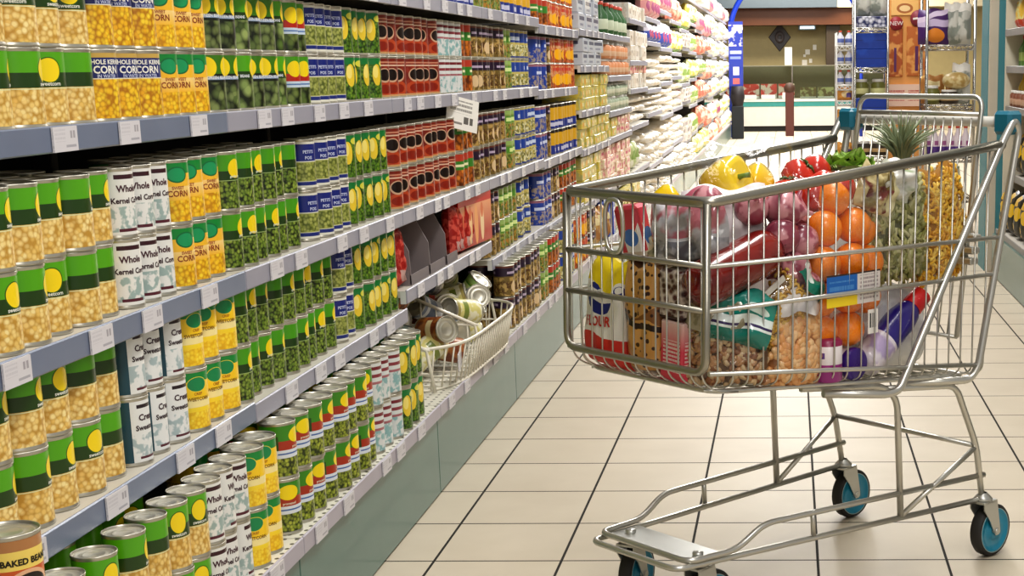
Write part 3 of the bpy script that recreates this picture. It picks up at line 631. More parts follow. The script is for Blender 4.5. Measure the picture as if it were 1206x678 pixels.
can_kind('whitel', 'soup_can', 'white and grey labelled tin', '#dcdcdc', [('rect', .2, .8, .3, .7, '#6a7488'), ('lines', .1, .9, .1, .3, 20, '#888888'), ('band', .85, 1, '#8a94a8')], r=.042)
can_kind('brown', 'soup_can', 'brown labelled tin', '#7c3c1c', [('blot', 0, 1, 40, '#a86a34'), ('rect', .2, .8, .5, .75, '#e0d0a0')], r=.042)
spots = [('whitel', -1.20, 4.50, .335, 80, 20), ('pale', -1.13, 4.62, .345, 62, 140), ('pale', -1.22, 4.74, .36, 78, -30), ('whitel', -1.13, 4.96, .35, 84, 62), ('brown', -1.22, 5.02, .36, 70, 120), ('pale', -1.12, 5.13, .345, 58, -40), ('whitel', -1.22, 5.22, .36, 80, 30),
         ('pale', -1.13, 5.29, .345, 35, 70), ('brown', -1.10, 4.76, .335, 75, -60), ('whitel', -1.30, 4.62, .36, 88, 100), ('pale', -1.31, 4.98, .37, 72, 15), ('lime', -1.31, 5.2, .37, 80, -75),
         ('brown', -1.15, 5.04, .425, 80, 20), ('pale', -1.17, 5.2, .425, 75, 100), ('whitel', -1.2, 4.93, .435, 66, -20), ('pale', -1.25, 4.68, .43, 70, 60), ('tri', -1.27, 5.1, .44, 85, 140), ('white', -1.21, 4.56, .42, 70, -60), ('pale', -1.09, 5.0, .415, 80, -35), ('whitel', -1.1, 5.27, .42, 76, 25), ('lime', -1.13, 5.36, .43, 40, 80), ('brown', -1.1, 4.66, .41, 82, 50), ('pale', -1.26, 4.8, .5, 74, 100), ('whitel', -1.22, 5.02, .51, 80, -25), ('pale', -1.2, 5.27, .5, 70, 10), ('tri', -1.24, 4.64, .51, 85, -20)]
places = ['by the left end of the wire basket', 'left front of the wire basket', 'left middle of the wire basket', 'just right of the basket divider', 'behind the basket divider', 'right front of the wire basket', 'right middle of the wire basket', 'at the right end of the wire basket',
          'before the divider of the wire basket', 'left back of the wire basket', 'back middle of the wire basket', 'right back of the wire basket', 'on top, centre of the wire basket', 'on top, right part of the wire basket', 'on top, beside the basket divider', 'on top, left part of the wire basket', 'on top, back of the wire basket', 'on top, left end of the wire basket', 'over the basket front, centre', 'over the basket front, right part', 'against the right end grid of the basket', 'over the basket front, left part', 'highest, beside the basket divider', 'highest, centre of the wire basket', 'highest, right part of the wire basket', 'highest, left part of the wire basket']
for (k, x, y, z, tx, rz), pl in zip(spots, places):
    M = Matrix.Translation((x, y, z)) @ Matrix.Rotation(R(rz), 4, 'Z') @ Matrix.Rotation(R(tx), 4, 'X') @ Matrix.Translation((0, 0, -CH/2))
    o = place(can_proto(k), M.to_translation(), tuple(M.to_euler()), '%s lying %s' % (K[k]['desc'], pl), 'can', 'loose tins in the wire basket')

# ------------------------------------------------------------------ opposite gondola at the right
RX = 1.17
rp = MB(); rp.box(RX, RX+.05, 4.0, 8.9, .004, .24, bev=.002); tag(rp.build('plinth_panel', PLINTH), 'grey-green metal kick panel under the shelving opposite the tins', 'panel', 'kick panels')
CREAM = flat('#d9d2c0', .5)
struct(MB().box(RX+.46, RX+.5, 4.0, 9.0, 0, 2.5).build('wall_right', CREAM))
e = MB(); e.box(RX+.052, RX+.46, 8.86, 8.9, .0, 2.5); tag(e.build('gondola_end_panel', CREAM), 'cream end panel closing the shelving beside the teal pillar', 'panel')
for nm, z, d in (('bottom', .27, .02), ('knee high', .58, .1), ('waist high', .965, .06), ('chest high', 1.185, .06), ('head high', 1.385, .05), ('overhead', 1.62, .05)):
    m = MB(); m.box(RX+d, RX+.46, 4.0, 8.855, z-.02, z); o = m.build('shelf', BOARD); tag(o, 'grey %s shelf of the shelving opposite the tins' % nm, 'shelf', 'right hand shelves')
    l = MB(); l.box(RX+d-.006, RX+d, 4.0, 8.855, z-.035, z+.004, bev=.002); l.build('price_strip', flat('#8c8a88', .45), o)
pk('ybot', 'juice_bottle', 'tall yellow bottle', 'bottle', '#d8b83c', [('band', .2, .5, '#e8d88c'), ('rect', .2, .8, .25, .4, '#a8a04c')], .085, .085, .2)
pk('gbot2', 'juice_bottle', 'slim green bottle', 'bottle', '#5c8a3c', [('band', .2, .5, '#a8c06c')], .075, .075, .17)
pk('rjar', 'spice_jar', 'small brown jar', 'jar', '#8c5a44', [('band', .2, .6, '#c8a48c')], .06, .06, .09)
pk('ypk', 'sweet_packet', 'yellow and red packet', 'bag', '#e0b84c', [('band', 0, .3, '#c04a34'), ('blot', .3, 1, 25, '#d8d08c')], .13, .08, .17)
pk('ybag', 'sweet_bag', 'black and yellow bag', 'bag', '#2c2a20', [('disc', .3, .3, .25, .16, '#d8b01c'), ('disc', .7, .6, .25, .16, '#e0b820'), ('disc', .4, .85, .3, .1, '#c8a018')], .2, .12, .24)
pk('rbag', 'sweet_bag', 'red and white bag', 'bag', '#b84a44', [('blot', 0, 1, 16, '#e0ccc4'), ('rect', .2, .8, .4, .6, '#d8d0d0')], .22, .14, .22)
where = 'opposite shelving, %s shelf'
packs('rbag', 0, 'r1', 6.6, 7.9, 5, 1, RX+.03, z=.27, side=-1, where=where % 'bottom'); packs('ybag', 0, 'r1', 7.92, 8.82, 4, 1, RX+.03, z=.27, side=-1, where=where % 'bottom')
packs('rbag', 0, 'r2', 6.6, 7.7, 4, 1, RX+.11, z=.58, side=-1, where=where % 'knee high'); packs('ybag', 0, 'r2', 7.72, 8.82, 5, 1, RX+.11, z=.58, side=-1, where=where % 'knee high')
packs('ybot', 0, 'r3', 7.2, 8.82, 15, 1, RX+.12, z=.965, side=-1, where=where % 'waist high'); packs('rjar', 0, 'r3b', 8.1, 8.82, 8, 1, RX+.065, z=.965, side=-1, where=where % 'waist high')
packs('gbot2', 0, 'r4', 7.2, 8.82, 16, 1, RX+.1, z=1.185, side=-1, where=where % 'chest high'); packs('ypk', 0, 'r5', 7.2, 8.82, 10, 1, RX+.08, z=1.385, side=-1, where=where % 'head high')
pil = MB(); pil.box(1.15, 1.4, 9.02, 9.4, 0, 3.2, bev=.004); pil.box(1.146, 1.15, 9.06, 9.36, 0, 3.2, 1); pil.box(1.2, 1.268, 9.0, 9.02, 0, 3.2, 1)
o = pil.build('pillar', [flat('#c9bfae', .55), flat('#4a8a94', .45)]); o['kind'] = 'structure'

# ------------------------------------------------------------------ wire racks and cardboard display beyond the trolley
def rack(name, label, x0, x1, y0, y1, levels, top, rad=.011, m=CHROME):
    r = empty(name, ((x0+x1)/2, (y0+y1)/2, 0)); tag(r, label, 'rack')
    dx, dy = (x1-x0)/2, (y1-y0)/2
    for sx in (-1, 1):
        for sy in (-1, 1): MB().tube([(sx*dx, sy*dy, 0), (sx*dx, sy*dy, top)], rad, 8).build('post', m, r)
    for z in levels:
        s = MB()
        for zz in (z-.03, z):
            s.tube([(-dx, -dy, zz), (dx, -dy, zz), (dx, dy, zz), (-dx, dy, zz)], .006, 5, closed=True)
        n = max(3, int(2*dx/.05)); P = []
        for k in range(n*2+1): P.append((-dx + 2*dx*k/(n*2), -dy, z-(.028 if k % 2 else .002)))
        s.tube(P, .006, 5); P = [(-dx, -dy+2*dy*k/12, z-(.028 if k % 2 else .002)) for k in range(13)]; s.tube(P, .0045, 5)
        for k in range(8): s.tube([(-dx+2*dx*(k+.5)/8, -dy, z), (-dx+2*dx*(k+.5)/8, dy, z)], .003, 5)
        s.build('wire_mesh', m, r)
    return r
rack('wire_rack', 'tall chrome wire rack of bags and jars behind the trolley handle', .95, 1.28, 10.85, 11.3, (.28, .56, .92, 1.33, 1.69), 1.8)
rack('wire_rack', 'chrome wire rack with blue boxes beside the cardboard display', .46, .69, 11.0, 11.35, (.3, .56, .84, 1.18, 1.455), 1.7, .009)
rack('display_tower', 'slim white display tower with bottles, outermost of the racks', .335, .45, 11.1, 11.4, (.55, .78, .95, 1.06, 1.205, 1.335), 1.43, .005, flat('#d8d6d0', .4))
def goods(key, pts, label, group, y0=11.0, cat=None):
    for i, (x, z) in enumerate(pts):
        d = K[key]; o = D.objects.new(d['name'], d['me']); C.objects.link(o); o.location = (x, y0+d['d']*.5 if False else y0 + d['d'], z+.0075); o.rotation_euler = (0, 0, -PI/2)
        tag(o, label % ORD[i] if '%s' in label else label, cat or d['name'].split('_')[-1], group)
pk('pchip', 'crisp_bag', 'purple crisp bag', 'bag', '#4c2468', [('band', .5, .7, '#c8b8d8'), ('disc', .55, .25, .3, .2, '#e08a2c'), ('diag', .6, .3, .75, '#d8c8e0')], .22, .1, .24)
pk('silver', 'crisp_bag', 'silver grey bag', 'bag', '#c8c8c0', [('blot', 0, 1, 14, '#8a9088'), ('band', .8, 1, '#e4e0d8')], .13, .1, .28)
pk('dark', 'dip_pot', 'dark lidded pot', 'jar', '#3c3024', [('band', .3, .6, '#c8a878')], .14, .14, .1)
pk('olive', 'olive_jar', 'olive green jar', 'jar', '#6c6c2c', [('band', .25, .6, '#d8d8a0')], .11, .11, .13)
pk('cbread', 'bread_roll_bag', 'cream bag of rolls', 'flatbag', '#d8c898', [('blot', 0, 1, 16, '#b89a5c')], .2, .16, .12)
pk('bbox', 'blue_box', 'deep blue box', 'box', '#0c3a9c', [('band', .46, .5, '#0a2c78'), ('blot', 0, 1, 8, '#1448b0')], .25, .2, .125)
pk('bdot', 'biscuit_tin', 'navy and white dotted tin', 'box', '#2a3268', [('cells', 0, 1, 40, ('#e0e0e8', '#d0d0e0', '#20285c'))], .24, .2, .075)
pk('wbot', 'milk_bottle', 'white bottle with blue label', 'bottle', '#dcdce4', [('band', .2, .5, '#6a7ab8')], .056, .056, .1)
pk('opack', 'bun_packet', 'orange bun packet', 'bag', '#e0a04c', [('disc', .6, .45, .3, .25, '#f0d8a8'), ('rect', .6, .9, .2, .5, '#6c5aa0')], .12, .07, .1)
pk('pbot', 'yogurt_bottle', 'white bottle with purple base', 'bottle', '#d8ccd4', [('band', 0, .35, '#5c3c8c'), ('rect', .1, .9, .4, .55, '#9c5a8c')], .07, .07, .22)
goods('pchip', [(1.0, 1.33), (1.02, 1.69)], 'purple crisp bag with orange picture, %s on the tall chrome rack', 'crisp bags', 10.87)
goods('silver', [(1.14, 1.33), (1.2, 1.33)], 'silver grey bag, %s from left on the tall chrome rack', 'silver bags', 10.9)
goods('silver', [(1.13, 1.69), (1.21, 1.69)], 'silver grey bag, %s from left on the topmost rack shelf', 'silver bags', 10.9)
goods('olive', [(1.0, .92), (1.1, 1.02)][:1], 'olive green jar on the middle shelf of the tall chrome rack', None, 10.9)
goods('dark', [(1.12, .92)], 'dark lidded pot on the middle shelf of the tall chrome rack', None, 10.9)
goods('cbread', [(1.17, 1.022)], 'cream bag of rolls on the middle shelf of the chrome rack', None, 10.9)
goods('brbag', [(1.02, .92), (1.2, .92)], 'brown cereal bag, %s from left at the back of the chrome rack', 'rack cereal bags', 11.12, 'bag')
goods('ylbag', [(1.11, 1.33)], 'yellow pasta bag at the back of the tall chrome rack', None, 11.12, 'bag'); goods('grbag', [(1.1, .28)], 'pale green rice bag at the foot of the chrome rack', None, 11.0, 'bag')
goods('olive', [(1.235, 1.33)], 'olive green jar at the right end of the chrome rack', None, 11.12)
goods('silver', [(1.21, .92)], 'silver grey bag on the middle shelf of the tall chrome rack', None, 10.98)
goods('pbot', [(.96+.055*i, .56) for i in range(6)], 'white bottle with purple base, %s from left behind the trolley gate', 'purple based bottles', 10.88)
goods('bbox', [(.575, .84), (.575, 1.18), (.575, 1.305)], 'deep blue box, %s up on the chrome rack', 'deep blue boxes', 11.05)
goods('bdot', [(.575, 1.455)], 'navy and white dotted tin on top of the blue box rack', None, 11.05)
goods('silver', [(.52, 1.531), (.63, 1.531)], 'silver grey bag, %s from left atop the dotted tin', 'silver bags', 11.08)
goods('olive', [(.51, .967), (.63, .967)], 'olive green jar, %s from left on the lower blue box', 'olive jars', 11.07)
goods('dark', [(.52, .56), (.64, .56)], 'dark lidded pot, %s from left at the foot of the blue box rack', 'dark pots', 11.05)
goods('wbot', [(.362+.06*i, 1.205) for i in range(2)] , 'white bottle with blue label, %s on the fourth tier of the tower', 'tower bottles', 11.12)
goods('wbot', [(.362+.06*i, 1.335) for i in range(2)], 'white bottle with blue label, %s on the top tier of the tower', 'tower bottles', 11.12)
goods('wbot', [(.362+.06*i, 1.06) for i in range(2)], 'white bottle with blue label, %s on the third tier of the tower', 'tower bottles', 11.12)
goods('opack', [(.393, .95)], 'orange bun packet on the second tier of the display tower', None, 11.12); goods('opack', [(.393, .78)], 'orange bun packet on the low tier of the display tower', None, 11.12); goods('opack', [(.393, .55)], 'orange bun packet at the foot of the display tower', None, 11.12)
# cardboard bread display
cb = empty('cardboard_display', (.85, 11.6, 0)); tag(cb, 'tall orange cardboard bread display with round red badges behind the racks', 'display stand')
OR = flat('#e0a25c', .6)
MB().box(-.14, .17, 0, .2, .0, 1.68, bev=.004).build('carton', OR, cb)
MB().box(-.155, .185, -.03, .0, .9, 1.06).build('printed_strip', label_mat('strip_print', '#e8c8b4', [('lines', .06, .46, .25, .75, 9, '#b8504c'), ('lines', .54, .95, .25, .75, 9, '#b8504c')], .6), cb)
for x, cz, hh, ww, col in ((-.068, 1.29, .35, .11, '#a8541c'), (.09, 1.3, .36, .15, '#b8682c')):
    m = MB(); m.box(-ww/2, ww/2, -.012, .0, -hh/2, hh/2, bev=.005); m.build('bread_picture', label_mat('bread_print', col, [('blot', 0, 1, 14, '#d89a54'), ('rect', .42, .58, .1, .6, '#5c2a5c')], .5), cb, (x, -.001, cz))
MB().lathe([(.001, .006), (.05, .006), (.05, 0)], 24, 0, Matrix.Rotation(PI/2, 4, 'X'), cap0=False).build('round_badge', flat('#9c2c34', .5), cb, (-.062, -.014, 1.5))
mb = MB(); mb.text('NEW', .042, lambda x, y: (x, 0, y)); mb.build('lettering', flat('#f2ece4', .5), cb, (-.062, -.0225, 1.487))
MB().lathe([(.001, .006), (.06, .006), (.06, 0)], 24, 0, Matrix.Rotation(PI/2, 4, 'X')).build('round_badge', flat('#8c3440', .5), cb, (.1, -.014, 1.535))
mb = MB(); mb.box(-.04, .04, -.001, 0, 0, .014, M=Matrix.Rotation(R(-8), 4, 'Y')); mb.build('lettering', flat('#f2ece4', .5), cb, (.1, -.0225, 1.53))
MB().box(-.1, .1, -.01, 0, 1.56, 1.68).build('bread_picture', label_mat('bread_print2', '#e8b870', [('disc', .5, .4, .3, .3, '#a8642c'), ('disc', .5, .4, .2, .18, '#e8c890')], .5), cb, (0, -.001, 0))

# ------------------------------------------------------------------ far end of the store
struct(MB().box(-6, 6, 31, 31.1, 0, 4).build('wall_back', flat('#a89a70', .7)))
WOOD = flat('#5c3214', .5)
struct(MB().box(-1.6, 1.35, 30.4, 30.98, 1.98, 2.3).build('trim_1', WOOD))
struct(MB().box(-3, .92, 30.2, 30.9, 2.3, 2.62).build('trim_2', flat('#4a5660', .6)))
struct(MB().box(.92, 4, 30.3, 30.9, 2.3, 2.62).build('trim_3', flat('#d8ccb0', .6)))
struct(MB().box(.72, .98, 30.5, 30.98, 0, 1.98).build('trim_4', flat('#3c3022', .6)))
dm = MB(); s_ = .3; dm.box(-s_/2, s_/2, -.02, 0, -s_/2, s_/2, M=Matrix.Rotation(PI/4, 4, 'Y'), bev=.008); dm.lathe([(.03, 0), (.06, .012), (.09, 0)], 20, 1, Matrix.Translation((0, -.024, 0)) @ Matrix.Rotation(PI/2, 4, 'X'))
tag(dm.build('diamond_plaque', [flat('#241814', .4), flat('#3a2a24', .4)], None, (-.19, 30.999, 1.76)), 'dark diamond shaped plaque on the olive wall above the deli counter', 'plaque').scale = (1.05, 1, 1.32)
lp = MB(); lp.box(-.17, .17, -.3, 0, 0, .09, bev=.01); lp.box(-.14, .14, -.303, -.3, .02, .07, 1)
tag(lp.build('light_box', [flat('#7c8a90', .5), emit('#cfe6f0', 2.)], None, (.35, 30.9, 1.889)), 'small light box hanging under the wooden beam', 'light')
for i, (x, z, ww, hh) in enumerate(((.36, 1.47, .09, .1), (.5, 1.56, .07, .1), (.3, 1.26, .1, .12), (.42, 1.3, .06, .08), (.3, 1.4, .05, .05))):
    tag(MB().box(-ww/2, ww/2, -.005, 0, -hh/2, hh/2).build('paper_notice', flat('#e8e4d8', .6), None, (x, 30.999, z)), ('white paper notice, %s from left on the olive wall' % ORD[(1, 4, 0, 3, 2)[i]]), 'notice', 'paper notices')
dc = empty('deli_counter', (.2, 29.2, 0)); tag(dc, 'long white deli counter with teal stripe and glass case along the far wall', 'counter')
MB().box(-2.2, 2.2, .05, .8, 0, .1).build('dark_base', flat('#1a1816', .5), dc); MB().box(-2.2, 2.2, 0, .8, .1, .46).build('front_panel', flat('#e6e2d8', .35), dc)
MB().box(-2.2, 2.2, -.01, .8, .46, .55).build('teal_stripe', flat('#3f9a94', .35), dc); MB().box(-2.2, 2.2, -.03, .8, .55, .6).build('counter_top', flat('#eeeae0', .3), dc)
def glass():
    t = NT('counter_glass'); t.fin(hexc('#e8f0ea'), .03); t.b.inputs['Transmission Weight'].default_value = 1.; t.b.inputs['IOR'].default_value = 1.05; return t.m
GL = glass()
MB().box(-2.2, 2.2, .0, .008, .6, 1.2).build('glass_pane', GL, dc); MB().box(-2.2, 2.2, .0, .5, 1.2, 1.215).build('case_top', flat('#9a9684', .3), dc)
MB().box(-2.2, 2.2, .76, .8, .6, 1.2).build('case_back', flat('#5c5840', .6), dc)
for x in (-.15,): MB().box(x-.012, x+.012, -.005, .02, .6, 1.2).build('glass_bar', CHROME, dc)
pk('deli', 'deli_tray', 'red and white deli tray', 'box', '#c8483c', [('blot', 0, 1, 9, '#e8d8c8'), ('band', 0, .2, '#e8e4dc')], .3, .4, .27)
pk('deli2', 'deli_tray', 'brown and green deli tray', 'box', '#6c5a34', [('blot', 0, 1, 9, '#a8a878'), ('band', 0, .15, '#d8d8cc')], .3, .4, .2)
goods('deli', [(-1.05+.33*i, .6) for i in range(4)], 'red and white deli tray, %s from left inside the glass case', 'deli trays', 29.3, 'tray')
goods('deli2', [(.35+.33*i, .6) for i in range(3)], 'brown and green deli tray, %s from left inside the glass case', 'deli trays', 29.3, 'tray')
for i, (x, ww, z0_, z1_) in enumerate(((-.02, .14, 1.22, 1.55), (-.73, .22, .6, .68), (-.4, .26, .6, .68), (-.06, .15, .6, .72))):
    tag(MB().box(-ww/2, ww/2, -.004, 0, 0, z1_-z0_).build('price_sign', flat('#eeeae2', .5), None, (x, 29.16 if i else 29.5, z0_)), ('tall white price sign standing on the deli case', 'white price sign, first along the deli counter edge', 'white price sign, second along the deli counter edge', 'white price sign beside the brown bollard')[i], 'sign', 'deli price signs')
bo = MB(); bo.box(-.075, .075, -.06, .06, 0, .76, bev=.01); o = bo.build('bollard', flat('#5c2c22', .5), None, (.0, 27.2, 0)); tag(o, 'dark brown square bollard before the deli counter', 'bollard')
m = MB(); m.ball((0, 0, .82), .1, .09, .1, 14, 8); m.build('rounded_cap', flat('#4a3020', .6), o)
bn = MB(); bn.box(-.12, .12, -.02, .02, .0, 1.06); o = bn.build('banner', label_mat('blue_banner_print', '#2238a0', [('blot', .62, .95, 9, '#e8e0e8'), ('rect', .1, .9, .5, .55, '#c8d0f0'), ('rect', .1, .85, .42, .46, '#8a9ae0'), ('rect', .3, .72, .17, .3, '#dcdcf0'), ('rect', .28, .75, .03, .12, '#d86a6a')], .4), None, (-.9, 26.3, .88)); tag(o, 'tall narrow blue banner sign at the far end of the tin aisle', 'banner')
st = MB(); st.box(-.1, .1, -.1, .1, 0, .55, bev=.01); st.lathe([(.09, .55), (.12, .7), (.1, .88)], 12, 1, cap1=True); tag(st.build('banner_stand', [flat('#1e2226', .6), flat('#2a2426', .6)], None, (-.88, 26.3, 0)), 'dark stand holding up the blue banner', 'stand')
ar = MB(); ar.tube([(.11+1.12*math.cos(a), 26.8, 1.75+1.05*math.sin(a)) for a in [PI*k/28 for k in range(29)]], .045, 10)
for sx in (-1.01, 1.23): ar.tube([(sx, 26.8, 0), (sx, 26.8, 1.76)], .03, 8)
tag(ar.build('entrance_arch', flat('#1a3cb0', .35)), 'blue tubular arch spanning the far end of the aisle', 'arch')

# ------------------------------------------------------------------ shopping trolley (local x towards its nose, y to its right side, z up)
TH = R(-135.31); TO = Vector((.3277, 3.8401, 0))
def cw(s, w_, z): return Vector((TO.x + math.cos(TH)*s - math.sin(TH)*w_, TO.y + math.sin(TH)*s + math.cos(TH)*w_, z))
GALV = flat('#d2d0c8', .3, .85); RIMM = flat('#b0aca0', .3, .9); ZINC = flat('#c8c8c2', .36, .8)
cart = empty('shopping_trolley', TO, TH); tag(cart, 'loaded steel shopping trolley with blue wheels standing in the aisle', 'shopping trolley')
def wrim(s): return .272 - .0426*s
def zrim(s): return 1.019 - .0892*s
def zbot(s): return .462 + .1*min(s, .93)
m = MB(); m.tube(fillet([(.03, -.271, 1.0165), (.92, -.233, .937), (.92, .233, .937), (.03, .271, 1.0165)], .03), .0115, 10); m.build('basket_rim', RIMM, cart)
for sg, nm in ((-1, 'side_wire_mesh'), (1, 'side_wire_mesh')):
    m = MB()
    for k in range(21):
        s = .075 + .82*k/20.; zb = zbot(s); w0 = wrim(s)
        zt = zrim(s) if s > .09 else zrim(s)
        m.tube(fillet([(s, sg*w0, zt), (s, sg*(w0-.008), zb+.012), (s, sg*(w0-.05), zb), (s, sg*.02, zb)], .03, 4), .0022, 5)
    m.build(nm, GALV, cart)
    m = MB()
    for za, zc, sr in ((.811, .8, .04), (.721, .714, .06), (.594, .503, .112)):
        m.tube([(.927, sg*(.235), za), (sr, sg*(wrim(sr)+.002), zc)], .0052, 6)
    m.build('side_bar', GALV, cart)
m = MB()
for k in range(13):
    w0 = -.216 + .432*k/12
    m.tube(fillet([(.922, w0, .937), (.93, w0, .575), (.885, w0, .546), (.83, w0, .5405)], .03, 4), .0022, 5)
m.build('front_wire_mesh', GALV, cart)
m = MB(); m.tube(fillet([(.921, -.232, .935), (.932, -.232, .594), (.932, .232, .594), (.921, .232, .935)], .035), .0085, 8); m.build('front_frame', RIMM, cart)
for z, s in ((.811, .9255), (.721, .929)):
    m = MB(); m.tube([(s, -.231, z), (s, .231, z)], .0065, 8); m.build('front_bar', RIMM, cart)
m = MB(); m.tube([(.934, -.05+.031*math.cos(a), .874+.055*math.sin(a)) if False else (.934, -.05+.03*math.copysign(abs(math.cos(a))**.7, math.cos(a)), .874+.056*math.copysign(abs(math.sin(a))**.8, math.sin(a))) for a in [2*PI*k/28 for k in range(28)]], .0052, 6, closed=True); m.build('oval_badge_frame', GALV, cart)
m = MB()
for k in range(9):
    w0 = -.2+.4*k/8; m.tube([(.09, w0, zbot(.09)-.004), (.9, w0*.93, zbot(.9)-.004)], .003, 5)
m.tube(fillet([(.1, -.235, zbot(.1)), (.895, -.205, zbot(.895)-.004), (.895, .205, zbot(.895)-.004), (.1, .235, zbot(.1))], .05, 5, True), .005, 6, closed=True)
m.build('floor_wire_mesh', GALV, cart)
for sg in (-1, 1):
    m = MB(); m.tube(fillet([(.56, sg*.2, .492), (.405, sg*.25, .474), (.372, sg*.257, .479), (.03, sg*.274, 1.028), (-.006, sg*.276, 1.073), (-.026, sg*.275, 1.045), (.104, sg*.27, .497), (.125, sg*.262, .468), (.3, sg*.2, .475)], .028, 5), .0095, 8)
    m.build('rear_frame', GALV, cart)
h = MB(); h.tube([(-.012, -.235, 1.066), (-.012, .235, 1.066)], .0125, 12); hb_ = h.build('handle_bar', flat('#d9d5cc', .4), cart)
for sg in (-1, 1):
    e = MB(); e.box(-.038, .014, sg*.252-.026, sg*.252+.026, 1.037, 1.092, bev=.008); e.build('end_cap', flat('#136f86', .35, 0., .3), hb_)
g = MB(); gp = [(.1, -.2, .56), (.012, -.196, 1.124), (.012, .196, 1.124), (.1, .2, .56)]
g.tube(fillet(gp, .03), .0065, 8); g.tube([(.018, -.197, 1.084), (.018, .197, 1.084)], .006, 8); g.tube([(.1, -.2, .56), (.1, .2, .56)], .005, 6); g.tube([(.06, -.198, .815), (.06, .198, .815)], .0045, 6)
for k in range(13):
    w0 = -.17+.34*k/12; g.tube([(.02, w0, 1.075), (.1, w0, .56)], .0023, 5)
g.build('rear_gate', GALV, cart)
for z, s in ((.79, .075), (.76, .08), (.735, .085)):
    m = MB(); m.box(s-.02, s+.01, .19, .235, z, z+.016, bev=.003); m.build('hinge_clip', ZINC, cart)
m = MB()
m.tube(fillet([(.035, -.236, .152), (.8, -.158, .163), (.948, -.146, .165), (.948, .146, .165), (.8, .158, .163), (.035, .236, .152)], .03), .0072, 8)
m.tube(fillet([(.03, -.236, .213), (.715, -.171, .222), (.79, -.163, .178), (.918, -.152, .177), (.918, .152, .177), (.79, .163, .178), (.715, .171, .222), (.03, .236, .213)], .03), .0072, 8)
for sg in (-1, 1): m.tube([(.575, sg*.184, .167), (.578, sg*.184, .226)], .006, 6)
m.build('chassis_frame', GALV, cart)
for sg in (-1, 1):
    m = MB(); m.tube(fillet([(.035, sg*.236, .148), (.064, sg*.237, .292), (.14, sg*.232, .452), (.42, sg*.19, .478)], .03), .0078, 8); m.build('rear_leg', GALV, cart)
    m = MB(); m.tube(fillet([(.308, sg*.209, .16), (.322, sg*.207, .445), (.37, sg*.205, .482), (.6, sg*.17, .505)], .03), .0078, 8); m.build('front_leg', GALV, cart)
    m = MB(); m.tube([(.308, sg*.209, .16), (.064, sg*.237, .29)], .0065, 8); m.build('diagonal_brace', GALV, cart)
m = MB(); m.tube([(.064, -.237, .292), (.064, .237, .292)], .0065, 8); m.build('cross_bar', GALV, cart)
m = MB(); m.box(.81, .91, -.15, .15, .166, .171, bev=.0015)
for sg in (-1, 1): m.lathe([(.012, .171), (.012, .178), (.002, .179)], 10, 0, Matrix.Translation((.86, sg*.115, 0)))
m.build('front_plate', ZINC, cart)
BLUE = flat('#1c8aa8', .35, 0., .2); RUB = flat('#2e2c2a', .6)
def caster(s, w_, yaw, top):
    """wheel r .066 trailing behind its stem, turned by yaw about the stem"""
    c = D.objects.new('caster', None); C.objects.link(c); c.parent = cart; c.location = (s, w_, 0); c.rotation_euler = (0, 0, yaw)
    Rx = Matrix.Translation((-.032, 0, .0665)) @ Matrix.Rotation(-PI/2, 4, 'X')
    t = MB(); t.lathe([(.052, -.0155), (.062, -.0155), (.0655, -.011), (.066, 0), (.0655, .011), (.062, .0155), (.052, .0155)], 40, 0, Rx); t.build('tyre', RUB, c)
    wh = MB(); wh.lathe([(.004, -.012), (.02, -.0165), (.022, -.012), (.05, -.0125), (.0515, -.0158), (.0545, -.0158), (.0545, .0158), (.0515, .0158), (.05, .0125), (.022, .012), (.02, .0165), (.004, .012)], 40, 0, Rx)
    wh.lathe([(.0545, .0158), (.0565, .0162), (.0565, -.0162), (.0545, -.0158)], 40, 1, Rx); wh.build('wheel', [BLUE, flat('#9ab0b0', .4)], c)
    f = MB()
    for sg in (-1, 1):
        P = [(.022, .143), (.0, .15), (-.03, .143), (-.044, .07), (-.038, .056), (-.026, .056), (-.014, .075), (.0, .1), (.022, .128)]
        y0_, y1_ = sg*.0195, sg*.0225; i = len(f.v); n = len(P)
        f.v += [(x, y0_, z) for x, z in P] + [(x, y1_, z) for x, z in P]
        f.face(range(i, i+n)); f.face(range(i+2*n-1, i+n-1, -1))
        for q in range(n): p = (q+1) % n; f.face((i+q, i+p, i+n+p, i+n+q))
    f.box(-.03, .024, -.0225, .0225, .1425, .149, bev=.001); f.lathe([(.006, .149), (.022, .149), (.024, .153), (.018, .16), (.01, top)], 16, 0, None)
    f.lathe([(.008, -.026), (.008, .026)], 10, 0, Rx, cap0=True, cap1=True); f.build('fork', ZINC, c)
caster(.032, -.236, R(3), .168); caster(.032, .236, R(2), .168); caster(.862, -.118, R(24), .17); caster(.862, .118, R(6), .17)

# ------------------------------------------------------------------ the shopping in the trolley
def item(mb, name, mats, s, w_, z, face, label, cat, group=None, tilt=(0, 0)):
    """face: heading in degrees of the pack's front, measured from the nose towards the right side"""
    o = mb.build(name, mats); o.location = cw(s, w_, z)
    o.rotation_euler = (Matrix.Rotation(TH + R(face+90), 4, 'Z') @ Matrix.Rotation(R(tilt[0]), 4, 'Y') @ Matrix.Rotation(R(tilt[1]), 4, 'X')).to_euler()
    return tag(o, label, cat, group)
def bag_y(w_, h, d, x, z, sag=.15, p=2.6):
    u = x/(w_/2); v = z/h; return -d/2*math.sqrt(max(0, 1-abs(u)**p)*max(0, 1-abs(2*v-1)**4))*(1+sag*(.5-v)*1.5)
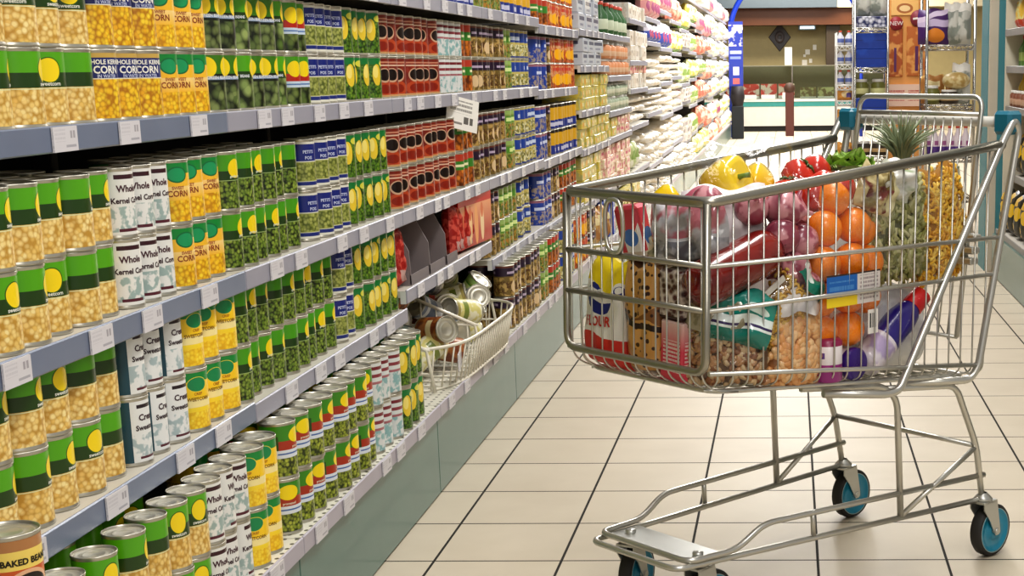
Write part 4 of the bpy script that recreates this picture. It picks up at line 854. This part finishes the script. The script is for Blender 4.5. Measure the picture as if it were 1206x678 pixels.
# flour
fl = MB().bag(.15, .245, .085, nx=18, nz=20, wr=.002, seed=3, p=4.)
o = item(fl, 'flour_bag', label_mat('flour_bag_print', '#eae8e2', [('wave', .31, .012, 5, '#d23a30'), ('disc', .42, .64, .27, .13, '#1c2a84'), ('disc', .36, .665, .3, .045, '#eae8e2'), ('disc', .62, .7, .22, .06, '#eae8e2'), ('diag', .8, -.12, 1.2, '#f0d81c'), ('disc', .82, .72, .13, .085, '#f0eee8'), ('disc', .82, .725, .1, .05, '#1c2a84'), ('disc', .82, .74, .06, .03, '#f0eee8')], .45, .1), .872, -.147, .5505, 2, 'white flour bag with yellow top and red bottom behind the trolley front', 'flour', None, (6, 0))
tx = MB(); tx.text('FLOUR', .031, lambda x, y: (x*.88-.008, bag_y(.15, .245, .085, x*.88-.008, .098+y+.12*x)-.0035, .098+y+.12*x), 0, .03); tx.build('lettering', flat('#c2382e', .5), o)
# cookies
ck = MB().bag(.12, .25, .075, nx=14, nz=18, wr=.003, seed=5)
item(ck, 'cookie_packet', label_mat('cookie_print', '#8a5a2a', [('disc', .5, .76, .6, .24, '#cc9a54'), ('disc', .52, .26, .6, .24, '#cc9a54'), ('dots', 0, 1, 64, '#3a1c0c', .3), ('diag', .49, -.12, .54, '#2c160c'), ('band', .0, .05, '#6a4520'), ('rect', .0, .1, 0, 1, '#a8722f'), ('band', .95, 1, '#4a2a14')], .3, .5), .87, -.013, .552, 0, 'tan cookie packet with dark chips beside the flour bag', 'cookies', None, (-3, 0))
tb = MB(); tb.box(-.036, .036, -.02, .02, 0, .118, bev=.008)
item(tb, 'dessert_packet', label_mat('dessert_print', '#c8404c', [('disc', .62, .45, .34, .6, '#e2ded8'), ('disc', .62, .8, .34, .3, '#d2485a'), ('disc', .58, .42, .3, .16, '#4a7ac0'), ('band', 0, .16, '#c8b8a8')], .35, .3), .872, -.04, .8, 5, 'red white and blue packet behind the oval badge frame', 'packet', None, (-7, 8))
wt = MB().bag(.12, .07, .05, nx=10, nz=8, wr=.004, seed=8)
item(wt, 'herb_packet', label_mat('cream_packet_print', '#d8cfae', [('blot', 0, 1, 25, '#5a5c48'), ('rect', .5, .8, .2, .5, '#2a2860')], .3, .4), .85, .03, .785, 10, 'cream crumpled packet on top of the cookie packet', 'packet')
cf = MB(); cf.box(-.037, .037, -.028, .028, 0, .105, bev=.006)
item(cf, 'coffee_packet', label_mat('speckled_print', '#8c5c54', [('cells', 0, 1, 75, ('#3a1c1c', '#5a2c2a', '#d8ccc0'), (1, 1, 2.2)), ('band', 0, .08, '#2a1414')], .35, .3), .862, .072, .682, 4, 'brown and white speckled packet on the pink carton', 'packet', None, (2, 0))
pc = MB(); pc.box(-.036, .036, -.026, .026, 0, .135, bev=.004)
item(pc, 'pink_carton', label_mat('pink_carton_print', '#d8485c', [('grad', .55, 1, '#e8c8c0'), ('lines', .15, .9, .2, .7, 16, '#f0d8d4')], .4, .3), .864, .07, .545, 0, 'pink and red carton standing right of the cookie packet', 'carton', None, (4, 0))
# clear bags: film outside, a filling of loose pieces inside
def filled(s, w_, z, face, w, h, d, seed, cols, piece, vmax, n, name, label, cat, header=None, tilt=(0, 0), wr=.003):
    rd = random.Random(seed); b = MB().bag(w, h, d, nx=16, nz=18, wr=wr, seed=seed)
    mats = [FILM]
    if header:
        mats.append(header)
        for q, uv in enumerate(b.uv):
            if uv and min(x[1] for x in uv) >= vmax-.03: b.mi[q] = 1
    o = item(b, name, mats, s, w_, z, face, label, cat, None, tilt)
    f = MB(); hh = h*vmax; f.bag(w*.93, hh, d*.72, 3, nx=12, nz=14, wr=wr*.6, seed=seed)
    for k in range(n):
        x = rd.uniform(-.46, .46)*w; zz = rd.uniform(.02, .97)*hh
        sd = 1 if k % 5 else -1
        y = sd*bag_y(w*.93, hh, d*.72, x, zz) - sd*.002
        M = Matrix.Translation((x, y, zz)) @ Matrix.Rotation(rd.uniform(0, 6.28), 4, 'Y') @ Matrix.Rotation(rd.uniform(-.35, .35), 4, 'X'); c = rd.randrange(3)
        if piece == 'penne': f.tube([M @ Vector((q, 0, 0)) for q in (-.016, .016)], .0055, 6, c)
        elif piece == 'twist': f.tube([M @ Vector((-.02+.005*q, .0025*math.cos(1.6*q), .0025*math.sin(1.6*q))) for q in range(9)], [.003+.0018*(q % 2) for q in range(9)], 5, c)
        elif piece == 'elbow': f.tube([M @ Vector((.008*math.cos(q*.75), 0, .008*math.sin(q*.75))) for q in range(5)], .0036, 5, c)
        elif piece == 'shell': f.ball((0, 0, 0), .014*rd.uniform(.8, 1.2), .008, .0095, 9, 6, c, M)
        else: f.ball((0, 0, 0), .011*rd.uniform(.7, 1.3), .007, .007*rd.uniform(.8, 1.2), 8, 5, c, M)
    c0 = hexc(cols[1]); g = f.build('filling', [flat(x, .45, 0., .2) for x in cols] + [flat(cols[3], .6)], o); g['kind'] = 'stuff'
    return o
def film():
    t = NT('clear_film'); tr = t.n('ShaderNodeBsdfTransparent'); gl = t.n('ShaderNodeBsdfGlossy'); gl.inputs['Roughness'].default_value = .12
    mx = t.n('ShaderNodeMixShader'); nz = t.n('ShaderNodeTexNoise'); nz.inputs['Scale'].default_value = 16.; nz.inputs['Detail'].default_value = 3.; tc = t.n('ShaderNodeTexCoord'); t.put(nz.inputs['Vector'], tc.outputs['Object'])
    bp = t.n('ShaderNodeBump'); bp.inputs['Strength'].default_value = .7; bp.inputs['Distance'].default_value = .02; t.put(bp.inputs['Height'], nz.outputs[0]); t.t.links.new(bp.outputs[0], gl.inputs['Normal'])
    t.put(mx.inputs[0], t.rng(nz.outputs[0], .3, .75, .02, .16)); t.t.links.new(tr.outputs[0], mx.inputs[1]); t.t.links.new(gl.outputs[0], mx.inputs[2]); t.t.links.new(mx.outputs[0], t.out.inputs[0]); return t.m
FILM = film()
# near corner
o = filled(.798, .147, .5425, 46, .185, .2, .11, 12, ('#b88a60', '#8c5c3a', '#d0b48c', '#6a4c34'), 'nut', .62, 230, 'nut_bag', 'clear bag of brown nuts in the near bottom corner of the trolley', 'nuts', label_mat('nut_bag_print', '#a8a088', [('blot', 0, 1, 30, '#c8c0a8'), ('blot', 0, 1, 50, '#8c8468')], .25, .6))
tl = MB().bag(.15, .115, .06, nx=16, nz=12, wr=.006, seed=15)
item(tl, 'frozen_bag', label_mat('teal_bag_print', '#0e7a6c', [('blot', .55, 1, 18, '#1c8f80'), ('diag', .2, .12, .46, '#e4ece8'), ('diag', .25, .12, .3, '#3a2c5c'), ('disc', .72, .66, .2, .08, '#d8e8e0')], .22, .6, bumpy=.3), .815, .185, .637, 46, 'crumpled teal green bag lying over the bag of nuts', 'bag', None, (14, -14))
filled(.745, .175, .64, 80, .12, .2, .075, 17, ('#d8ac44', '#bc8c2c', '#e0bc60', '#8c6620'), 'elbow', .8, 260, 'pasta_bag', 'golden macaroni bag with teal end slanting over the teal bag', 'pasta', label_mat('macaroni_print', '#0f7a62', [('disc', .3, .9, .2, .05, '#e0ece4')], .25, .6), (52, 0))
filled(.652, .192, .5285, 88, .15, .215, .08, 19, ('#e8b67c', '#dca066', '#f0c896', '#b87c48'), 'shell', .74, 260, 'pasta_bag', 'clear bag of peach coloured pasta shells beside the oranges', 'pasta', label_mat('shell_print', '#e2dcd8', [('blot', 0, 1, 14, '#ccc8c8')], .25, .6), (3, 0))
# sausage
sg_ = MB(); n = 14; prof = [(.05*math.sqrt(max(0, 1-(2*k/n-1)**6))+.0008, (k/n-.5)*.265) for k in range(n+1)]
sg_.lathe(prof, 24, 0, Matrix.Rotation(PI/2, 4, 'Y'), ulen=1.)
item(sg_, 'salami', label_mat('salami_skin', '#6c1410', [('grad', .1, .9, '#8c2418'), ('blot', 0, 1, 30, '#7c1a12')], .2, .7), .79, .165, .79, 90, 'large dark red glossy sausage behind the near corner post', 'sausage', None, (-17, 0))
tg = MB(); tg.box(-.045, .045, -.002, .002, 0, .012); item(tg, 'paper_strip', flat('#dcd6cc', .5), .72, .205, .735, 88, 'narrow white paper strip under the red sausage', 'paper', None, (-30, 0))
# onions
on = MB(); on.lathe([(.001, -.036), (.018, -.034), (.035, -.018), (.04, 0), (.034, .02), (.018, .034), (.007, .044), (.004, .058), (.001, .06)], 20)
onm = on.mesh('red_onion', label_mat('onion_skin', '#9a4a5a', [('blot', 0, 1, 30, '#cf949a'), ('grad', 0, .35, '#7a3044')], .28, .4))
for i, (s, w_, z, rx, ry, sc) in enumerate(((.705, .13, .905, 60, 30, .95), (.635, .155, .9, 100, -40, 1.1), (.66, .175, .845, 40, 60, 1.), (.605, .18, .83, 80, 20, 1.0), (.63, .18, .775, 120, 50, 1.05), (.82, .12, .925, 70, 90, .9), (.575, .12, .88, 20, 10, 1.), (.60, .19, .735, 60, -20, .85))):
    o = D.objects.new('red_onion', onm); C.objects.link(o); o.location = cw(s, w_, z); o.rotation_euler = (R(rx), R(ry), i*1.3); o.scale = (sc,)*3
    tag(o, 'red onion ' + ('above the sausage, left of the pile', 'topmost of the pile beside the oranges', 'in the middle of the onion pile', 'touching the oranges at rail height', 'under the middle rail by the oranges', 'behind the near corner post', 'half hidden behind the onion pile', 'lowest of the onion pile')[i], 'onion', 'red onions in the trolley')
wb = MB().bag(.19, .15, .06, nx=14, nz=12, wr=.007, seed=23)
item(wb, 'white_packet', label_mat('white_packet_print', '#e9e4e4', [('blot', 0, 1, 12, '#d8ccd0'), ('disc', .2, .85, .2, .14, '#b0586a')], .35, .3, bumpy=.2), .735, .075, .8, 60, 'white packet standing behind the red onions', 'packet')
gm = MB().bag(.17, .13, .07, nx=14, nz=12, wr=.009, seed=25)
item(gm, 'meat_pack', label_mat('meat_pack_print', '#a8a6a8', [('blot', 0, 1, 14, '#c8c6ca'), ('blot', .45, 1, 18, '#a8646c'), ('blot', 0, .4, 18, '#6c6c72')], .15, .8, bumpy=.35), .845, .1, .8, 30, 'grey cellophane pack of meat above the sausage', 'meat', None, (-5, 0))
# yellow peppers
pp = MB(); pp.lathe([(.004, .036), (.012, .03), (.03, .042), (.044, .036), (.05, .012), (.047, -.018), (.038, -.042), (.022, -.055), (.004, -.05)], 32, 0, None, lobes=(4, .07)); pp.tube([(0, 0, .028), (.002, 0, .045), (.008, 0, .058)], [.007, .005, .006], 8, 1)
ppm = pp.mesh('yellow_pepper', [label_mat('pepper_skin', '#e8bc0c', [('grad', 0, 1, '#f4d21c')], .18, .6), flat('#6c8a2c', .5)])
for i, (s, w_, z, rx, ry, sc) in enumerate(((.675, .02, .955, 70, 20, 1.05), (.57, .0, .945, 20, 60, .8), (.845, .03, .85, 95, 10, .75), (.8, -.03, .92, 60, 0, .6))):
    o = D.objects.new('yellow_pepper', ppm); C.objects.link(o); o.location = cw(s, w_, z); o.rotation_euler = (R(rx), R(ry), .8+i); o.scale = (sc,)*3
    tag(o, ('largest yellow pepper, rising above the trolley rim', 'yellow pepper beside the tomatoes at the rim', 'yellow pepper low behind the trolley front', 'small yellow pepper left of the largest one')[i], 'pepper', 'yellow peppers')
item(MB().bag(.3, .19, .16, nx=18, nz=14, wr=.008, seed=71, p=4., sag=0.), 'produce_bag', FILM, .63, .01, .85, 80, 'clear produce bag around the yellow peppers at the trolley rim', 'bag')
tm_ = MB(); tm_.lathe([(.002, .026), (.012, .03), (.03, .024), (.037, 0), (.03, -.025), (.012, -.033), (.001, -.034)], 22, 0, None, lobes=(5, .03))
for k in range(5): a = 2*PI*k/5; tm_.tube([(0, 0, .029), (.012*math.cos(a), .012*math.sin(a), .034), (.024*math.cos(a), .024*math.sin(a), .03)], [.004, .003, .001], 5, 1)
tmm = tm_.mesh('tomato', [label_mat('tomato_skin', '#b8281a', [('grad', 0, 1, '#d8442c'), ('blot', 0, 1, 22, '#cc3420')], .2, .5), flat('#3c5a1c', .5)])
for i, (s, w_, z) in enumerate(((.535, .07, .925), (.475, .04, .96), (.455, .1, .935), (.515, .13, .92), (.60, .06, .91), (.465, .16, .935), (.41, .03, .965))):
    o = D.objects.new('tomato', tmm); C.objects.link(o); o.location = cw(s, w_, z); o.rotation_euler = (R(40*i), R(25*i), i)
    tag(o, 'red tomato ' + ('left of the heap beside the pepper', 'at the peak of the tomato heap', 'in front of the heap, above the oranges', 'just under the rim above the onions', 'lowest left of the heap behind the onions', 'touching the topmost orange', 'last of the heap, before the lettuce')[i], 'tomato', 'tomatoes')
# oranges in their bag
om = MB(); om.ball((0, 0, 0), .0405, .0405, .039, 22, 14)
def orange_mat():
    t = NT('orange_peel'); nz = t.n('ShaderNodeTexNoise'); nz.inputs['Scale'].default_value = 300.; tc = t.n('ShaderNodeTexCoord'); t.put(nz.inputs['Vector'], tc.outputs['Object']); t.bump(nz.outputs[0], .25, .001)
    return t.fin(t.mix(t.rng(nz.outputs[0], .3, .7), hexc('#ee7c0a'), hexc('#f8981c')), .35, 0., .5, .3)
omm = om.mesh('orange', orange_mat())
oo = [(.545, .175, .625), (.468, .185, .625), (.55, .18, .7), (.47, .19, .7), (.398, .17, .69), (.545, .185, .776), (.465, .195, .778), (.395, .175, .768), (.53, .175, .852), (.45, .185, .855), (.495, .165, .915), (.40, .16, .84), (.5, .11, .66), (.5, .11, .82)]
on_ = ['bottom left of the net', 'bottom right of the net', 'second row left, below the blue label', 'second row middle, below the blue label', 'second row right, by the barcode sticker', 'behind the blue label', 'behind the white half of the label', 'right of the label', 'left of the upper pair', 'right of the upper pair', 'topmost in the bag', 'upper right, beside the olive pasta', 'low at the back of the bag', 'high at the back of the bag']
for i, (s, w_, z) in enumerate(oo):
    o = D.objects.new('orange', omm); C.objects.link(o); o.location = cw(s, w_, z); o.rotation_euler = (i, 2*i, 3*i); tag(o, 'orange ' + on_[i], 'orange', 'oranges in the bag')
ob = MB().bag(.27, .395, .16, nx=18, nz=22, wr=.005, seed=31, p=5., sag=0.)
o = item(ob, 'orange_bag', FILM, .475, .152, .575, 90, 'clear plastic bag around the oranges with blue and yellow label', 'bag')
lb = MB()
for k in range(10):
    xa, xb = -.085+.17*k/10, -.085+.17*(k+1)/10
    ya, yb = [-.0955+.35*q*q for q in (xa, xb)]; i = len(lb.v)
    lb.v += [(xa, ya, .115), (xb, yb, .115), (xb, yb, .185), (xa, ya, .185)]
    u0_, u1_ = k/10, (k+1)/10; lb.face((i, i+1, i+2, i+3), 0, ((u0_, 0), (u1_, 0), (u1_, 1), (u0_, 1)), True)
lb.build('paper_label', label_mat('orange_label_print', '#d8d0cc', [('rect', 0, .55, .3, 1, '#1a66b4'), ('rect', 0, .55, .0, .3, '#f0d428'), ('lines', .6, .96, .1, .9, 8, '#a49898'), ('lines', .05, .5, .45, .8, 4, '#4a8ac8'), ('band', .95, 1, '#3a2c28')], .4), o, (-.035, 0, 0))
bc = MB(); bc.box(-.016, .016, -.001, .001, -.027, .027); bc.build('barcode_sticker', label_mat('barcode_print', '#e8e4de', [('rect', .15, .3, .25, .85, '#2a2a2a'), ('rect', .38, .44, .25, .85, '#2a2a2a'), ('rect', .52, .66, .25, .85, '#2a2a2a'), ('rect', .74, .8, .25, .85, '#2a2a2a')], .4), o, (.03, -.09, .07))
# rear of the trolley
filled(.29, .165, .715, 92, .215, .25, .1, 41, ('#a8a66a', '#86884a', '#c0bc8c', '#55572a'), 'penne', .93, 330, 'pasta_bag', 'clear bag of olive green pasta between the oranges and yellow pasta', 'pasta', None, (-4, 0))
filled(.112, .15, .705, 92, .185, .275, .11, 43, ('#eebc30', '#dca01c', '#f4d060', '#a87410'), 'twist', .94, 330, 'pasta_bag', 'clear bag of bright yellow pasta twists at the trolley rear', 'pasta', None, (-8, 0))
hp = MB().bag(.12, .1, .045, nx=14, nz=12, wr=.007, seed=45)
item(hp, 'herb_bag', label_mat('cream_leaf_print', '#cfc090', [('blot', 0, 1, 22, '#8c7a44'), ('blot', 0, .6, 28, '#7c3c34'), ('rect', .75, 1, 0, 1, '#d8cfa4')], .3, .4), .405, .195, .88, 85, 'cream bag with brown leaf pattern above the oranges', 'bag', None, (22, 0))
wp = MB().bag(.11, .085, .045, nx=12, nz=10, wr=.009, seed=47)
item(wp, 'white_pouch', label_mat('white_pouch_print', '#dedcd4', [('blot', 0, 1, 14, '#c4c6b4'), ('blot', .4, 1, 16, '#8c9c74')], .3, .5), .335, .19, .905, 82, 'crumpled white pouch between cream bag and olive pasta', 'pouch', None, (25, 0))
lt = MB(); i0 = 0
for k in range(16):
    a = 2*PI*k/16*2.4; r_ = .012+.0035*k; n_ = 7; i = len(lt.v)
    for q in range(n_+1):
        for j in range(7):
            t_, u_ = q/n_, j/6*2-1; wv = .006*math.sin(9*u_+k+5*t_)*t_
            rad_ = r_*.5 + .055*t_*(.4+.04*k); x_ = u_*.05*math.sin(PI*min(1, t_*.8+.15)); z_ = .065*t_-.03*t_*t_*(k/16)*1.6 + wv
            lt.v.append((math.cos(a)*(rad_+wv)-math.sin(a)*x_, math.sin(a)*(rad_+wv)+math.cos(a)*x_, z_))
    for q in range(n_):
        for j in range(6): b0 = i+q*7+j; lt.face((b0, b0+1, b0+8, b0+7), 0, ((j/6, q/n_),)*4, True)
item(lt, 'lettuce', label_mat('lettuce_leaf', '#7ca03c', [('grad', 0, 1, '#a4c060'), ('blot', 0, 1, 30, '#8cb04c')], .4, .2), .3, .03, .945, 0, 'pale green leafy lettuce showing above the trolley rim', 'lettuce')
pn = MB(); pn.lathe([(.02, -.17), (.05, -.155), (.06, -.09), (.056, -.03), (.04, 0), (.01, .004)], 20, 0)
o = item(pn, 'pineapple', label_mat('pineapple_skin', '#a87c2c', [('cells', 0, 1, 60, ('#b8903c', '#94702a', '#4c3c14'))], .5, .1, bumpy=.5), .1, .02, .955, 0, 'pineapple with grey green crown before the rear gate', 'pineapple')
cr = MB(); rd = random.Random(3)
for k in range(80):
    a = rd.uniform(0, 6.28); L_ = rd.uniform(.08, .155); sp_ = rd.uniform(.15, 1.0); P = [(0.008*math.cos(a), .008*math.sin(a), .0)]
    for q in range(1, 5): t_ = q/4; P.append((math.cos(a)*(.008+sp_*L_*t_*.75*t_), math.sin(a)*(.008+sp_*L_*t_*.75*t_), L_*t_*(1-.35*sp_*t_)))
    cr.tube(P, [.006, .0065, .005, .003, .0006], 4)
cr.build('leaf_crown', label_mat('crown_leaf', '#6f7a58', [('grad', 0, 1, '#8f9878')], .5), o)
bt = MB(); L_ = .25
bt.lathe([(.006, 0), (.034, .004), (.037, .02), (.037, .15), (.03, .185), (.022, .2)], 24, 0, None, cap0=True, uvz=(0, .2))
o = item(bt, 'detergent_bottle', label_mat('detergent_print', '#2c1c78', [('band', 0, .42, '#dcd4dc'), ('blot', .05, .38, 20, '#b4a4c8'), ('disc', .5, .2, .1, .1, '#c8a83c')], .3, .5), .425, .195, .535, 90, 'white and dark blue bottle with red cap lying diagonally', 'bottle', None, (55, 0))
MB().lathe([(.024, .198), (.026, .202), (.024, .245), (.004, .248)], 20, 0).build('cap', flat('#c81c20', .35, 0., .3), o)
pj = MB(); RX_ = Matrix.Rotation(PI/2, 4, 'X')
pj.lathe([(.03, -.1), (.034, -.09), (.034, .0)], 26, 0, RX_, cap0=True)
o = item(pj, 'drink_tub', label_mat('purple_tub_print', '#e0d8dc', [('band', 0, .35, '#8c2c7c')], .35, .3), .474, .205, .5485, 90, 'tub with round dark purple lid facing the aisle', 'tub')
MB().lathe([(.036, -.002), (.0375, .004), (.037, .014), (.032, .017), (.001, .0165)], 30, 0, RX_).build('lid', flat('#3c1a7c', .35, 0., .3), o)
mg = MB(); mg.lathe([(.03, 0), (.034, .003), (.034, .09), (.028, .095), (.004, .096)], 26, 0, None, cap0=True)
item(mg, 'powder_tub', label_mat('magenta_tub_print', '#e4dcdc', [('band', 0, .42, '#9c2f86'), ('band', .84, 1, '#8c1c4c'), ('rect', .25, .7, .56, .7, '#6a4a8a')], .35, .3, True), .553, .205, .5215, 90, 'white tub with magenta bands beside the purple lid', 'tub')
for i, (s, w_, z, f_, ww, hh, sd) in enumerate(((.255, .115, .4925, 90, .22, .2, 51), (.42, .07, .511, 84, .17, .17, 53), (.6, .06, .528, 88, .18, .18, 55))):
    rb = MB().bag(ww, hh, .1, nx=16, nz=14, wr=.006, seed=sd)
    item(rb, 'rice_bag', label_mat('rice_print%d' % i, '#e2e0dc', [('blot', 0, 1, 10, '#d0ced0'), ('blot', .5, 1, 14, '#e8e8e8')], .3, .5, bumpy=.25), s, w_, z, f_, ('white rice bag behind the detergent bottle', 'white rice bag behind the bag of oranges', 'white rice bag behind the pasta shells')[i], 'rice', 'white rice bags')
for i, (s, w_, z, ww, hh) in enumerate(((.52, -.12, .517, .3, .3), (.22, -.12, .489, .24, .34))):
    rb = MB().bag(ww, hh, .15, nx=16, nz=14, wr=.01, seed=61+i)
    item(rb, 'carrier_bag', label_mat('carrier_print%d' % i, '#d8d6d2', [('blot', 0, 1, 8, '#c8c6c4')], .35, .3, bumpy=.3), s, w_, z, 90, ('pale carrier bag in the middle of the trolley', 'pale carrier bag before the rear gate')[i], 'bag')

# ------------------------------------------------------------------ light
w = D.worlds.new('store_air'); bpy.context.scene.world = w; w.use_nodes = True
w.node_tree.nodes['Background'].inputs[0].default_value = (1., .975, .94, 1); w.node_tree.nodes['Background'].inputs[1].default_value = .42
def area(x, y, z, sx, sy, p, col=(1, .975, .94), rot=(0, 0, 0)):
    l = D.lights.new('ceiling_or_fill_light', 'AREA'); l.shape = 'RECTANGLE'; l.size = sx; l.size_y = sy; l.energy = p; l.color = col
    o = D.objects.new('ceiling_or_fill_light', l); C.objects.link(o); o.location = (x, y, z); o.rotation_euler = rot
for y in (1., 4., 7., 10.5): area(.35, y, 3.3, .5, 2.2, 62)
for y in (14., 18., 22., 26.): area(0., y, 3.3, .9, 3., 230)
area(.6, 29.5, 3.2, 4., .8, 260, (1, .9, .75))
area(1.2, -.6, 2.6, 1.6, 1.2, 26, (1, .96, .9), (R(55), 0, R(35)))  # fill lamp added behind the camera for the near shelves, no ceiling fixture
sc = bpy.context.scene
sc.view_settings.view_transform = 'Standard'; sc.view_settings.look = 'Medium High Contrast'; sc.view_settings.exposure = -.25; sc.view_settings.gamma = 1.
sc.cycles.max_bounces = 6; sc.cycles.transparent_max_bounces = 12; sc.cycles.use_denoising = True
